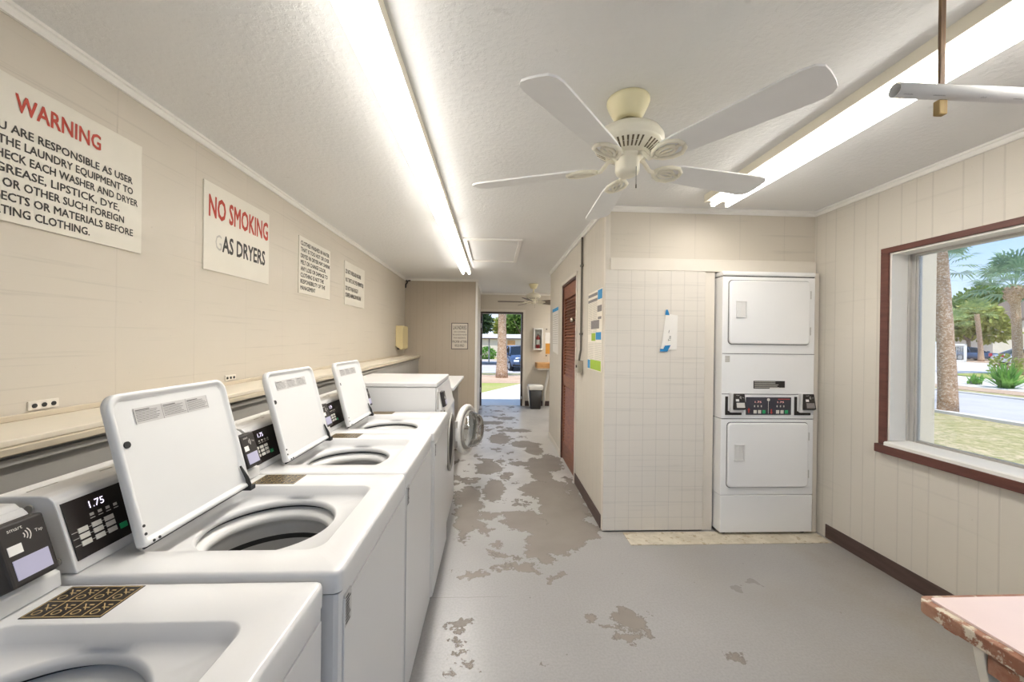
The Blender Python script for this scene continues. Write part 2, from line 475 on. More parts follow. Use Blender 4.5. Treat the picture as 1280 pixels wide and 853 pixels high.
# ------------------------------------------------------------------ mesh helpers
class MB:
    def __init__(s):
        s.v = []
        s.f = []
        s.mi = []
        s.mats = []
        s.T = None
        s.smooth = []
    def mat(s, m):
        if m not in s.mats:
            s.mats.append(m)
        s.cur = s.mats.index(m)
        return s
    def add(s, vs, fs, smooth=False):
        if not s.mats:
            s.cur = 0
        b = len(s.v)
        for p in vs:
            p = V(p)
            if s.T is not None:
                p = s.T @ p
            s.v.append(p)
        for f in fs:
            s.f.append([b + i for i in f])
            s.mi.append(s.cur)
            s.smooth.append(smooth)
    def bm(s, bm, smooth=False):
        bm.verts.index_update()
        s.add([v.co.copy() for v in bm.verts], [[v.index for v in f.verts] for f in bm.faces], smooth)
        bm.free()
    def box(s, a, b, bev=0.0, seg=2):
        lo = [min(a[i], b[i]) for i in range(3)]
        hi = [max(a[i], b[i]) for i in range(3)]
        bm = bmesh.new()
        bmesh.ops.create_cube(bm, size=1.0)
        for v in bm.verts:
            v.co = V([lo[i] + (v.co[i] + 0.5) * (hi[i] - lo[i]) for i in range(3)])
        if bev:
            bmesh.ops.bevel(bm, geom=bm.edges[:], offset=min(bev, 0.49 * min(hi[i] - lo[i] for i in range(3))), segments=seg, profile=0.5, affect='EDGES')
        s.bm(bm)
        return s
    def prism(s, pts, a, b, axis='y', bev=0.0, seg=2):
        """pts = 2D outline, extruded along axis from a to b. y: (x,z); x: (y,z); z: (x,y)"""
        def mk(p, h):
            return {'y': (p[0], h, p[1]), 'x': (h, p[0], p[1]), 'z': (p[0], p[1], h)}[axis]
        bm = bmesh.new()
        A = [bm.verts.new(mk(p, a)) for p in pts]
        B = [bm.verts.new(mk(p, b)) for p in pts]
        n = len(pts)
        bm.faces.new(A)
        bm.faces.new(B[::-1])
        for i in range(n):
            bm.faces.new((A[i], B[i], B[(i + 1) % n], A[(i + 1) % n]))
        bmesh.ops.recalc_face_normals(bm, faces=bm.faces[:])
        if bev:
            bmesh.ops.bevel(bm, geom=bm.edges[:], offset=bev, segments=seg, profile=0.5, affect='EDGES')
        s.bm(bm)
        return s
    def cyl(s, p0, p1, r0, r1=None, seg=20, caps=True, smooth=True):
        r1 = r0 if r1 is None else r1
        p0, p1 = V(p0), V(p1)
        d = (p1 - p0).normalized()
        a = d.orthogonal().normalized()
        b = d.cross(a)
        vs = []
        for p, r in ((p0, r0), (p1, r1)):
            for i in range(seg):
                t = 2 * math.pi * i / seg
                vs.append(p + a * (r * math.cos(t)) + b * (r * math.sin(t)))
        s.add(vs, [(i, (i + 1) % seg, seg + (i + 1) % seg, seg + i) for i in range(seg)], smooth)
        if caps:
            s.add(vs[:seg], [list(range(seg))[::-1]])
            s.add(vs[seg:], [list(range(seg))])
        return s
    def tube(s, pts, rad, seg=10, caps=True):
        pts = [V(p) for p in pts]
        rs = rad if isinstance(rad, (list, tuple)) else [rad] * len(pts)
        rings = []
        ref = None
        for i, p in enumerate(pts):
            d = (pts[min(i + 1, len(pts) - 1)] - pts[max(i - 1, 0)]).normalized()
            if ref is None:
                ref = d.orthogonal().normalized()
            a = (ref - d * ref.dot(d)).normalized()
            ref = a
            b = d.cross(a)
            rings.append([p + a * (rs[i] * math.cos(2 * math.pi * k / seg)) + b * (rs[i] * math.sin(2 * math.pi * k / seg)) for k in range(seg)])
        s.loft(rings, True, caps)
        return s
    def loft(s, rings, smooth=True, caps=True, closed=True):
        n = len(rings[0])
        vs = [p for r in rings for p in r]
        fs = []
        for j in range(len(rings) - 1):
            for i in range(n if closed else n - 1):
                fs.append((j * n + i, j * n + (i + 1) % n, (j + 1) * n + (i + 1) % n, (j + 1) * n + i))
        s.add(vs, fs, smooth)
        if caps:
            s.add(rings[0], [list(range(n))[::-1]])
            s.add(rings[-1], [list(range(n))])
        return s
    def lathe(s, prof, c=(0, 0, 0), axis=(0, 0, 1), seg=40, smooth=True, caps=False):
        d = V(axis).normalized()
        a = V((1, 0, 0)) if abs(d.x) < 0.9 else V((0, 1, 0))
        a = (a - d * a.dot(d)).normalized()
        b = d.cross(a)
        rings = []
        for r, h in prof:
            rings.append([V(c) + d * h + a * (r * math.cos(2 * math.pi * k / seg)) + b * (r * math.sin(2 * math.pi * k / seg)) for k in range(seg)])
        s.loft(rings, smooth, caps)
        return s
    def quad(s, a, b, c, d):
        s.add([a, b, c, d], [(0, 1, 2, 3)])
        return s
    def build(s, name, m=None, parent=None, **props):
        me = bpy.data.meshes.new(name)
        me.from_pydata([tuple(p) for p in s.v], [], s.f)
        for mm in (s.mats or [m]):
            me.materials.append(mm)
        me.polygons.foreach_set('material_index', s.mi)
        me.polygons.foreach_set('use_smooth', s.smooth)
        me.update()
        bm = bmesh.new()
        bm.from_mesh(me)
        bmesh.ops.remove_doubles(bm, verts=bm.verts[:], dist=1e-5)
        bm.to_mesh(me)
        bm.free()
        o = bpy.data.objects.new(name, me)
        COL.objects.link(o)
        if parent is not None:
            o.parent = parent
        for k, v in props.items():
            o[k] = v
        return o

def tag(o, label, cat, group=None):
    o['label'] = label
    o['category'] = cat
    if group:
        o['group'] = group
    return o
def thing(name, label, cat, loc=(0, 0, 0), rz=0, group=None):
    o = bpy.data.objects.new(name, None)
    o.empty_display_size = 0.05
    COL.objects.link(o)
    o.location = loc
    o.rotation_euler = (0, 0, rz)
    return tag(o, label, cat, group)
def struct(name, mb, m, parent=None):
    o = mb.build(name, m, parent)
    if parent is None:
        o['kind'] = 'structure'
    return o
def sroot(name):
    o = bpy.data.objects.new(name, None)
    COL.objects.link(o)
    o.empty_display_size = 0.05
    o['kind'] = 'structure'
    return o
def dup(root, loc, label, rz=None, skip=()):
    r = root.copy()
    COL.objects.link(r)
    r.location = loc
    if rz is not None:
        r.rotation_euler = (0, 0, rz)
    r['label'] = label
    for ch in list(root.children):
        if ch.name.split('.')[0] in skip:
            continue
        c = ch.copy()
        COL.objects.link(c)
        c.parent = r
        for g in list(ch.children):
            d = g.copy()
            COL.objects.link(d)
            d.parent = c
    return r

_TC = {}
def text_geo(body, bold=0):
    k = (body, bold)
    if k in _TC:
        return _TC[k]
    cu = bpy.data.curves.new('t', 'FONT')
    cu.body = body
    cu.size = 1.0
    cu.resolution_u = 2
    ob = bpy.data.objects.new('t', cu)
    COL.objects.link(ob)
    dg = bpy.context.evaluated_depsgraph_get()
    dg.update()
    me = bpy.data.meshes.new_from_object(ob.evaluated_get(dg))
    vs = [(v.co.x, v.co.y) for v in me.vertices]
    fs = [list(p.vertices) for p in me.polygons]
    bpy.data.objects.remove(ob)
    bpy.data.curves.remove(cu)
    bpy.data.meshes.remove(me)
    _TC[k] = (vs, fs)
    return _TC[k]
def text(mb, body, o, u, v, h, width=None, align='L', bold=0.0):
    """flat lettering: o = baseline start, u/v = directions, h = capital height; width squeezes the line"""
    vs, fs = text_geo(body)
    if not vs:
        return
    x0 = min(p[0] for p in vs)
    x1 = max(p[0] for p in vs)
    sy = h / 0.72
    sx = width / (x1 - x0) if width else sy
    w = (x1 - x0) * sx
    off = {'L': 0, 'R': -w, 'C': -w / 2}[align]
    o, u, v = V(o), V(u).normalized(), V(v).normalized()
    nn_ = u.cross(v) * .00015
    for i_, k in enumerate(((0, 0),) if not bold else ((-bold, -bold), (bold, -bold), (bold, bold), (-bold, bold))):
        mb.add([o + nn_ * i_ + u * (off + (x - x0 + k[0]) * sx) + v * ((y + k[1]) * sy) for x, y in vs], fs)

# ------------------------------------------------------------------ room shell
XL, XR, YB, YA, YF, YR = -1.52, 2.492, -1.5, 6.70, 8.56, 2.94
CE = 2.47
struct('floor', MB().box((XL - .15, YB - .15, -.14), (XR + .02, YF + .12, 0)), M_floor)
struct('ceiling', MB().box((XL - .15, YB - .15, CE), (XR + .17, YF + .17, CE + .12)), M_ceil)
struct('wall_left', MB().box((XL - .15, YB - .15, 0), (XL, YA + .15, CE)), M_left)
w = MB()
RX0, RX1, RZ0, RZ1 = -1.25, 2.25, .12, 2.34  # unseen rear opening, made for the added daylight
w.box((XL, YB - .15, 0), (XR, YB, RZ0))
w.box((XL, YB - .15, RZ1), (XR, YB, CE))
w.box((XL, YB - .15, RZ0), (RX0, YB, RZ1))
w.box((RX1, YB - .15, RZ0), (XR, YB, RZ1))
struct('wall_rear', w, M_front)
WY0, WY1, WZ0, WZ1 = 0.45, 2.355, 0.81, 2.022
w = MB()
w.box((XR, YB - .15, -.12), (XR + .17, YF + .15, WZ0))
w.box((XR, YB - .15, WZ1), (XR + .17, YF + .15, CE))
w.box((XR, WY1, WZ0), (XR + .17, YF + .15, WZ1))
w.box((XR, YB - .15, WZ0), (XR + .17, WY0, WZ1))
struct('wall_right', w, M_right)
struct('wall_back', MB().box((XL, YA, 0), (-.30, YA + .15, CE)), M_alc)
struct('wall_inner', MB().box((-.45, YA + .15, 0), (-.30, YF, CE)), M_corr)
w = MB()
DX0, DX1, DZ = -.30, .63, 2.06
w.box((DX1, YF, 0), (XR, YF + .15, CE))
w.box((DX0 - .15, YF, DZ), (DX1, YF + .15, CE))
w.box((DX0 - .15, YF, 0), (DX0, YF + .15, DZ))
struct('wall_far', w, M_front)
CX = .84
w = MB()
w.box((CX, YR, 2.0), (XR, YR + .10, CE))
w.box((CX, YR, 0), (1.60, YR + .10, 2.0))
w.box((1.60, YR, 0), (1.690, YR + .10, 2.0))
w.box((2.432, YR, 0), (XR, YR + .10, 2.0))
struct('wall_front', w, M_front)
w = MB()
LY0, LY1, LZ = 3.965, 4.80, 2.12
w.box((CX, YR + .10, 0), (CX + .10, LY0, CE))
w.box((CX, LY0, LZ), (CX + .10, LY1, CE))
w.box((CX, LY1, 0), (CX + .10, 5.85, CE))
struct('wall_middle', w, M_corr)
struct('wall_outer', MB().box((CX + .10, 5.75, 0), (XR, 5.85, CE)), M_corr)

def cornice(name, p0, p1, nrm):
    """two-step white moulding along the top of a wall"""
    b = MB()
    p0, p1, n = V(p0), V(p1), V(nrm)
    prof = [(0.0005, -.038), (.012, -.038), (.016, -.030), (.016, -.014), (.024, -.012), (.024, -.0005), (0.0005, -.0005)]
    A = [p0 + n * x + V((0, 0, z)) for x, z in prof]
    B = [p1 + n * x + V((0, 0, z)) for x, z in prof]
    b.loft([A, B], False, True)
    struct(name, b, M_trimw)
cornice('trim_1', (XL, YB, CE), (XL, YA, CE), (1, 0, 0))
cornice('trim_2', (XR, YR, CE), (XR, YB, CE), (-1, 0, 0))
cornice('trim_3', (CX - .02, YR, CE), (XR, YR, CE), (0, -1, 0))
cornice('trim_4', (CX, 5.85, CE), (CX, YR - .02, CE), (-1, 0, 0))
cornice('trim_5', (XL, YA, CE), (-.28, YA, CE), (0, -1, 0))
cornice('trim_6', (-.30, YF, CE), (-.30, YA, CE), (1, 0, 0))
cornice('trim_7', (-.30, YF, CE), (XR, YF, CE), (0, -1, 0))
struct('trim_8', MB().box((-.325, YA - .012, .0), (-.288, YA + .02, CE - .04), .003), M_trimw)
struct('baseboard_right', MB().box((XR - .008, YB, 0), (XR, 2.80, .10), .002), M_brown)
struct('baseboard_middle', MB().box((CX - .010, YR + .03, 0), (CX, LY0 - .035, .10), .002), M_brown)
struct('trim_9', MB().box((CX - .006, LY1 + .04, 0), (CX, 5.85, .07), .002), M_cream)
struct('baseboard_far', MB().box((DX1 + .06, YF - .010, 0), (XR, YF, .11), .002), M_brown)
struct('trim_10', MB().box((CX + .005, YR - .010, .0), (CX + .033, YR - .0005, CE - .04), .002).box((CX - .0035, YR - .012, .0), (CX + .005, YR + .03, CE - .04)), M_cream)
# closet opening: header board, stile, strip by the corner, sliding panel
struct('trim_11', MB().box((.872, YR - .030, 1.985), (XR - .012, YR - .0005, 2.077), .003), M_cream)
struct('trim_12', MB().box((1.612, YR - .016, .0), (1.688, YR - .0005, 1.983), .003), M_cream)
struct('trim_13', MB().box((2.450, YR - .060, .0), (XR - .009, YR - .0005, 1.983), .003), M_cream)
d3 = sroot('door_3')
MB().box((CX - .006, YR - .034, .012), (1.604, YR - .013, 1.983), .003).build('sliding_panel', M_grid, d3)
struct('trim_14', MB().box((.985, 2.715, 0), (XR - .03, YR - .045, .004)), M_patch)

# entrance door frame (far end)
d1 = sroot('door_1')
f = MB()
f.box((DX0 + .0005, YF - .02, 0), (DX0 + .035, YF + .16, DZ - .002), .003)
f.box((DX1 - .035, YF - .02, 0), (DX1 - .0005, YF + .16, DZ - .002), .003)
f.box((DX0 + .035, YF - .02, DZ - .04), (DX1 - .035, YF + .16, DZ - .002), .003)
f.build('door_frame', M_dframe, d1)
MB().box((DX1 + .0, YF - .012, .0), (DX1 + .05, YF - .0005, DZ + .05), .002).box((DX0, YF - .012, DZ), (DX1, YF - .0005, DZ + .05), .002).build('casing', M_cream, d1)
MB().box((DX0 + .035, YF - .02, -.003), (DX1 - .035, YF + .16, .008), .002).build('threshold', M_alu, d1)
MB().box((DX1 - .03, YF - .045, .16), (DX1 - .005, YF - .02, .21), .003).build('latch', M_alu, d1)
h_ = MB()
for z in (.35, 1.05, 1.75):
    h_.cyl((DX0 + .015, YF - .028, z - .05), (DX0 + .015, YF - .028, z + .05), .010, seg=10)
h_.build('hinge', M_alu, d1)

# louvred closet door in the corridor wall
d2 = sroot('door_2')
x0 = CX + .012
st = .10
fr = MB()
fr.box((x0, LY0 + .028, .012), (x0 + .035, LY0 + st, LZ - .028), .002)
fr.box((x0, LY1 - st, .012), (x0 + .035, LY1 - .028, LZ - .028), .002)
for a, b in ((.012, .225), (.905, 1.03), (1.94, LZ - .028)):
    fr.box((x0, LY0 + st, a), (x0 + .035, LY1 - st, b), .002)
fr.build('door_slab', M_louv, d2)
for a, b, nm in ((.225, .905, 'lower_louvre'), (1.03, 1.94, 'upper_louvre')):
    lv = MB()
    n = int((b - a) / .034)
    for i in range(n):
        z = a + (i + .5) * (b - a) / n
        lv.prism([(x0 + .001, z - .018), (x0 + .005, z - .021), (x0 + .032, z + .014), (x0 + .028, z + .017)], LY0 + st, LY1 - st, 'y')
    lv.box((x0 + .030, LY0 + st, a), (x0 + .034, LY1 - st, b))
    lv.build(nm, M_louv, d2)
fr = MB()
fr.box((CX - .004, LY0 - .0, 0), (CX + .05, LY0 + .026, LZ), .002)
fr.box((CX - .004, LY1 - .026, 0), (CX + .05, LY1, LZ), .002)
fr.box((CX - .004, LY0 + .026, LZ - .026), (CX + .05, LY1 - .026, LZ), .002)
fr.build('jamb', M_louvd, d2)
MB().box((CX - .012, LY0 - .035, 0), (CX - .0005, LY0 - .0005, LZ + .035), .003).box((CX - .012, LY1, 0), (CX - .0005, LY1 + .035, LZ + .035), .003).box((CX - .012, LY0, LZ), (CX - .0005, LY1, LZ + .035), .003).build('casing', M_cream, d2)
MB().lathe([(.0, -.062), (.018, -.060), (.026, -.045), (.022, -.032), (.010, -.024), (.010, -.010), (.026, -.006), (.026, 0)], (x0, LY0 + .065, 1.66), (1, 0, 0), 20).build('door_knob', M_knob, d2)

# window in the right wall
w1 = sroot('window_1')
b = MB()
b.box((XR - .014, WY0 - .05, WZ1), (XR - .0005, WY1 + .048, WZ1 + .034), .002)
b.box((XR - .014, WY1, WZ0), (XR - .0005, WY1 + .048, WZ1), .002)
b.box((XR - .014, WY0 - .05, WZ0), (XR - .0005, WY0, WZ1), .002)
b.build('window_casing', M_casing, w1)
MB().box((XR - .030, WY0 - .06, WZ0 - .055), (XR - .0005, WY1 + .060, WZ0 - .002), .003).build('sill_apron', M_casing, w1)
b = MB()
b.prism([(XR - .028, WZ0 - .0015), (XR + .120, WZ0 - .0015), (XR + .120, WZ0 + .030), (XR - .020, WZ0 + .022), (XR - .028, WZ0 + .016)], WY0 + .001, WY1 - .001, 'y')
b.build('window_sill', M_trimw, w1)
b = MB()
b.box((XR + .0, WY1 - .012, WZ0 + .028), (XR + .105, WY1 - .0005, WZ1 - .001), .001)
b.box((XR + .0, WY0 + .0005, WZ0 + .028), (XR + .105, WY0 + .012, WZ1 - .001), .001)
b.box((XR + .0, WY0 + .012, WZ1 - .012), (XR + .105, WY1 - .012, WZ1 - .0005), .001)
b.build('jamb_liner', M_trimw, w1)
b = MB()
for (a0, a1, xo) in ((.0, .020, .105), (.020, .040, .120), (.040, .052, .128)):
    b.box((XR + xo, WY1 - a1 - .001, WZ0 + .03), (XR + xo + .028, WY1 - a0 - .001, WZ1 - .003), .002)
b.box((XR + .108, WY0 + .001, WZ1 - .026), (XR + .150, WY1 - .05, WZ1 - .003), .002)
b.box((XR + .108, WY0 + .001, WZ0 + .028), (XR + .150, WY0 + .04, WZ1 - .026), .002)
b.build('window_frame', M_alu, w1)
MB().box((XR + .122, WY0 + .04, WZ0 + .028), (XR + .150, WY1 - .054, WZ0 + .043), .002).build('lower_rail', M_grey, w1)
MB().box((XR + .135, WY0 + .04, WZ0 + .043), (XR + .140, WY1 - .053, WZ1 - .026)).build('pane', M_glass, w1)

# unseen glazing added behind the camera to supply daylight
w2_ = sroot('added_daylight_window')
for x in (RX0, RX0 + 1.14, RX0 + 2.31, RX1 - .05):
    MB().box((x, YB - .10, RZ0), (x + .05, YB - .05, RZ1), .003).build('mullion', M_alu, w2_)
for z in (RZ0, RZ1 - .05):
    MB().box((RX0 + .05, YB - .10, z), (RX1 - .05, YB - .05, z + .05), .003).build('window_rail', M_alu, w2_)
MB().box((RX0 + .05, YB - .078, RZ0 + .05), (RX1 - .05, YB - .072, RZ1 - .05)).build('pane', M_glass, w2_)

# ------------------------------------------------------------------ ledge along the left wall
t = thing('pipe_ledge', 'long cream boxed-in ledge running along the wall behind the washers', 'ledge', (XL, 2.2, 0))
L0, L1 = YB - 2.2, YA - 2.2
MB().box((.001, L0 + .001, 1.148), (.262, L1 - .001, 1.166), .003).build('ledge_top', M_ledge, t)
MB().box((.205, L0 + .001, 1.126), (.272, L1 - .001, 1.147), .003).build('front_moulding', M_ledge2, t)
MB().box((.001, L0 + .001, 1.166), (.012, L1 - .001, 1.186), .003).build('back_strip', M_ledge2, t)
b = MB()
b.box((.228, L0 + .001, .0), (.240, L1 - .001, 1.126))
b.box((.240, L0 + .001, 1.094), (.256, L1 - .001, 1.114), .003)
b.build('front_panel', M_grey, t)
for y in (-.70, 1.25):
    MB().cyl((.240, y, 1.068), (.252, y, 1.068), .012, seg=12).build('valve_stub', M_cream, t)

# ------------------------------------------------------------------ top-load washers
WD, WW = .745, .645
HC = (-.333, .325)   # tub opening centre
def raydist(ang, x0, x1, y0, y1, r):
    """distance from HC to a rounded rectangle along a direction"""
    dx, dy = math.cos(ang), math.sin(ang)
    cx, cy, hx_, hy_ = (x0 + x1) / 2, (y0 + y1) / 2, (x1 - x0) / 2, (y1 - y0) / 2
    lo, hi = 0.0, 2.0
    for _ in range(40):
        md = (lo + hi) / 2
        px, py = abs(HC[0] + dx * md - cx) - hx_ + r, abs(HC[1] + dy * md - cy) - hy_ + r
        sd_ = math.hypot(max(px, 0), max(py, 0)) + min(max(px, py), 0) - r
        if sd_ > 0:
            hi = md
        else:
            lo = md
    return lo
OUT = (-WD, 0, 0, WW)
REC = (-.546, -.085, .097, .526)
angs = [2 * math.pi * i / 96 for i in range(96)]
for (a, b_, c, d_) in (OUT, REC):
    for X in (a, b_):
        for Y in (c, d_):
            an = math.atan2(Y - HC[1], X - HC[0]) % (2 * math.pi)
            angs += [an + k for k in (-.05, -.025, 0, .025, .05)]
angs = sorted(set(round(a % (2 * math.pi), 5) for a in angs))
def ring_rr(rc, r, z, inset=0):
    a, b_, c, d_ = rc
    out_ = []
    for an in angs:
        q = raydist(an, a + inset, b_ - inset, c + inset, d_ - inset, max(.001, r - inset))
        out_.append(V((HC[0] + math.cos(an) * q, HC[1] + math.sin(an) * q, z)))
    return out_
def ring_c(r, z):
    return [V((HC[0] + math.cos(an) * r, HC[1] + math.sin(an) * r, z)) for an in angs]

def on_slope(y, s, off=0.0):
    """point on the console's sloping front: y along, s 0..1 up the slope, off = out of it"""
    a, b_ = V((-.574, y, .944)), V((-.614, y, 1.069))
    n = V((.9524, 0, .3048))
    return a.lerp(b_, s) + n * off
SU = (V((-.614, 0, 1.069)) - V((-.574, 0, .944))).normalized()
SN = V((.9524, 0, .3048))
def slab_on(mb, y0, y1, s0, s1, o0, o1):
    q = [on_slope(y0, s0, o0), on_slope(y1, s0, o0), on_slope(y1, s1, o0), on_slope(y0, s1, o0)]
    q2 = [on_slope(y0, s0, o1), on_slope(y1, s0, o1), on_slope(y1, s1, o1), on_slope(y0, s1, o1)]
    mb.add(q + q2, [(3, 2, 1, 0), (4, 5, 6, 7), (0, 1, 5, 4), (1, 2, 6, 5), (2, 3, 7, 6), (3, 0, 4, 7)])

def card_reader(parent, place, w_, h_, d_, scr=None):
    """black tap-to-pay reader; place(u, v, n) gives a point on it"""
    def blk(mb, u0, u1, v0, v1, n0, n1, taper=0):
        p = [place(u0, v0, n0), place(u1, v0, n0), place(u1, v1, n0), place(u0, v1, n0),
             place(u0 + taper, v0 + taper, n1), place(u1 - taper, v0 + taper, n1), place(u1 - taper, v1 - taper, n1), place(u0 + taper, v1 - taper, n1)]
        bm = bmesh.new()
        vs = [bm.verts.new(q) for q in p]
        for f_ in ((3, 2, 1, 0), (4, 5, 6, 7), (0, 1, 5, 4), (1, 2, 6, 5), (2, 3, 7, 6), (3, 0, 4, 7)):
            bm.faces.new([vs[i] for i in f_])
        bmesh.ops.recalc_face_normals(bm, faces=bm.faces[:])
        if taper:
            bmesh.ops.bevel(bm, geom=bm.edges[:], offset=.004, segments=2, profile=.5, affect='EDGES')
        mb.bm(bm)
    r = MB()
    blk(r, 0, w_, 0, h_, 0, d_, .004)
    rd = r.build('card_reader', M_black, parent)
    k = MB()
    blk(k, w_ * .16, w_ * .84, h_ * .12, h_ * .42, d_, d_ + .0012)
    k.build('reader_screen', scr or M_lcd, rd)
    k = MB()
    blk(k, w_ * .14, w_ * .40, h_ * .50, h_ * .64, d_, d_ + .001)
    k.build('reader_sticker', M_paper, rd)
    k = MB()
    o_ = place(w_ * .22, h_ * .84, d_ + .0008)
    u_ = place(1, 0, 0) - place(0, 0, 0)
    v_ = place(0, 1, 0) - place(0, 0, 0)
    text(k, 'smart', o_, u_, v_, h_ * .06)
    n_ = place(0, 0, 1) - place(0, 0, 0)
    for rr in (.006, .011, .016):     # contactless waves
        for j in range(5):
            a0, a1 = -0.7 + j * .28, -0.7 + (j + 1) * .28
            c_ = (w_ * .42, h_ * .73)
            k.quad(*[place(c_[0] + q * math.cos(a), c_[1] + q * math.sin(a), d_ + .0008) for q, a in ((rr, a0), (rr + .002, a0), (rr + .002, a1), (rr, a1))])
    text(k, 'Tap', place(w_ * .70, h_ * .71, d_ + .0008), u_, v_, h_ * .05)
    k.build('reader_print', M_btn, rd)
    return rd

def make_washer():
    t = thing('washing_machine', '', 'washing machine', (0, 0, 0), 0, 'top-load washers in a row')
    # cabinet, open at the top under the cover
    b = MB()
    x0, x1, y0, y1, z0, z1 = -WD + .004, -.003, .003, WW - .003, .0, .868
    c_ = .014
    outl = [(x0, y0), (x1 - c_, y0), (x1 - c_ * .3, y0 + c_ * .3), (x1, y0 + c_), (x1, y1 - c_), (x1 - c_ * .3, y1 - c_ * .3), (x1 - c_, y1), (x0, y1)]
    ob_, ot, oi, ob2 = [], [], [], []
    for (px, py) in outl:
        ob_.append(V((px, py, z0)))
        ot.append(V((px, py, z1)))
        qx = min(max(px, x0 + .012), x1 - .012)
        qy = min(max(py, y0 + .012), y1 - .012)
        oi.append(V((qx, qy, z1)))
        ob2.append(V((qx, qy, z0 + .02)))
    b.loft([ob_, ot, oi, ob2], False, True)
    cab = b.build('cabinet', M_white, t)
    # removable front panel with a folded top lip
    MB().box((-.003, .022, .012), (.0015, WW - .022, .845), .0012).build('front_panel', M_white, t)
    # moulded top with sunken lid well and round opening
    b = MB()
    rings = [ring_rr(OUT, .02, .872), ring_rr(OUT, .02, .911), ring_rr(OUT, .02, .918, .003), ring_rr(OUT, .02, .9203, .010),
             ring_rr(REC, .045, .9203), ring_rr(REC, .045, .918, .004), ring_rr(REC, .045, .894, .015), ring_rr(REC, .045, .885, .021),
             ring_c(.1835, .881), ring_c(.179, .878), ring_c(.176, .872), ring_c(.175, .862), ring_c(.184, .858)]
    b.loft(rings, True, False)
    top = b.build('top_cover', M_white, t)
    b = MB()
    b.lathe([(.190, .850), (.184, .848), (.172, .842), (.162, .836), (.159, .822), (.165, .816), (.178, .810), (.196, .806)], (HC[0], HC[1], 0), seg=64)
    b.build('tub_ring', M_white2, t)
    MB().lathe([(.183, .857), (.191, .850), (.191, .846), (.1835, .846)], (HC[0], HC[1], 0), seg=64).build('rim_gap_shade', M_dark, t)  # dark ring put in for the shade of the gap below the rim
    MB().lathe([(.1962, .756), (.1945, .752), (.1945, .742), (.1962, .738)], (HC[0], HC[1], 0), seg=64).build('basket_band', M_dark, t)
    b = MB()
    b.lathe([(.196, .813), (.196, .795), (.199, .79), (.196, .785), (.196, .70), (.199, .695), (.196, .69), (.192, .48), (.17, .45), (.05, .44)], (HC[0], HC[1], 0), seg=64)
    b.build('wash_basket', M_steel, t)
    b = MB()
    b.lathe([(.062, .441), (.055, .50), (.040, .60), (.034, .70), (.030, .735), (.014, .75), (0, .752)], (HC[0], HC[1], 0), seg=32)
    for i in range(4):
        a = math.pi / 4 + i * math.pi / 2
        dx, dy = math.cos(a), math.sin(a)
        px, py = -dy * .004, dx * .004
        q = [(.10, .45), (.03, .45), (.03, .66), (.05, .62)]
        vs = [V((HC[0] + r_ * dx + s_ * px, HC[1] + r_ * dy + s_ * py, z)) for s_ in (-1, 1) for r_, z in q]
        b.add(vs, [(0, 1, 2, 3), (7, 6, 5, 4), (0, 3, 7, 4), (2, 6, 7, 3), (1, 5, 6, 2)])
    b.build('agitator', M_white2, t)
    # lid standing open, leaning back against the console
    th = R(14.6)
    hx0, hz0 = -.512, .930
    uu, nn = V((-math.sin(th), 0, math.cos(th))), V((math.cos(th), 0, math.sin(th)))
    LA, LB, LL = .083, .490, .376
    def lp(y, v, n):
        return V((hx0, 0, hz0)) + uu * v + nn * n + V((0, y, 0))
    def lring(inset, n, r):
        pts = []
        a0, a1, v0, v1 = LA + inset, LB - inset, inset, LL - inset
        for (cy, cv, s0) in ((a1 - r, v1 - r, 0), (a0 + r, v1 - r, 90)):
            for k in range(7):
                a = R(s0 + k * 15)
                pts.append(lp(cy + r * math.cos(a), cv + r * math.sin(a), n))
        for (cy, cv, s0) in ((a0 + .008, v0 + .008, 180), (a1 - .008, v0 + .008, 270)):
            for k in range(4):
                a = R(s0 + k * 30)
                pts.append(lp(cy + .008 * math.cos(a), cv + .008 * math.sin(a), n))
        return pts
    b = MB()
    b.loft([lring(.006, -.002, .034), lring(.0, .003, .036), lring(.0, .019, .036), lring(.003, .023, .034), lring(.010, .023, .03), lring(.014, .018, .028), lring(.020, .0135, .026)], True, True)
    lid = b.build('lid', M_lid, t)
    MB().cyl(lp(LA + .030, LL * .66, .0125), lp(LA + .030, LL * .66, .0165), .0085, seg=16).build('lid_bumper', M_dark, lid)
    MB().cyl(lp(LB - .004, LL * .60, .010), lp(LB + .003, LL * .60, .010), .006, seg=10).build('lid_pivot', M_dark, lid)
    for (y, v) in ((LA + .010, .05), (LA + .010, .03), (LA + .026, .006), (LA + .042, .006)):
        MB().cyl(lp(y, v, .020), lp(y, v, .0245), .0035, seg=10).build('lid_screw', M_dark, lid)
    b = MB()
    b.mat(M_stk)
    ya, yb, va, vb = LA + .068, LB - .088, LL * .775, LL * .885
    n0 = .0142
    b.add([lp(ya, va, n0), lp(yb, va, n0), lp(yb, vb, n0), lp(ya, vb, n0)], [(0, 1, 2, 3)])
    b.mat(M_inkg)
    wcol = (yb - ya) / 3
    for c in range(3):
        for r_ in range(8):
            hgt = (vb - va) / 10
            v_ = vb - hgt * (1.2 + r_)
            y_ = ya + c * wcol + .004
            ln = wcol * (.5 if r_ == 0 else random.uniform(.70, .93))
            tk = hgt * (.62 if r_ == 0 else .30)
            b.add([lp(y_, v_ - tk, n0 + .0006), lp(y_ + ln, v_ - tk, n0 + .0006), lp(y_ + ln, v_, n0 + .0006), lp(y_, v_, n0 + .0006)], [(0, 1, 2, 3)])
    for c in range(4):
        q = [lp(ya + c * wcol - .0006, va, n0 + .0006), lp(ya + c * wcol + .0006, va, n0 + .0006), lp(ya + c * wcol + .0006, vb, n0 + .0006), lp(ya + c * wcol - .0006, vb, n0 + .0006)]
        b.add(q, [(0, 1, 2, 3)])
    b.build('instruction_sticker', None, lid)
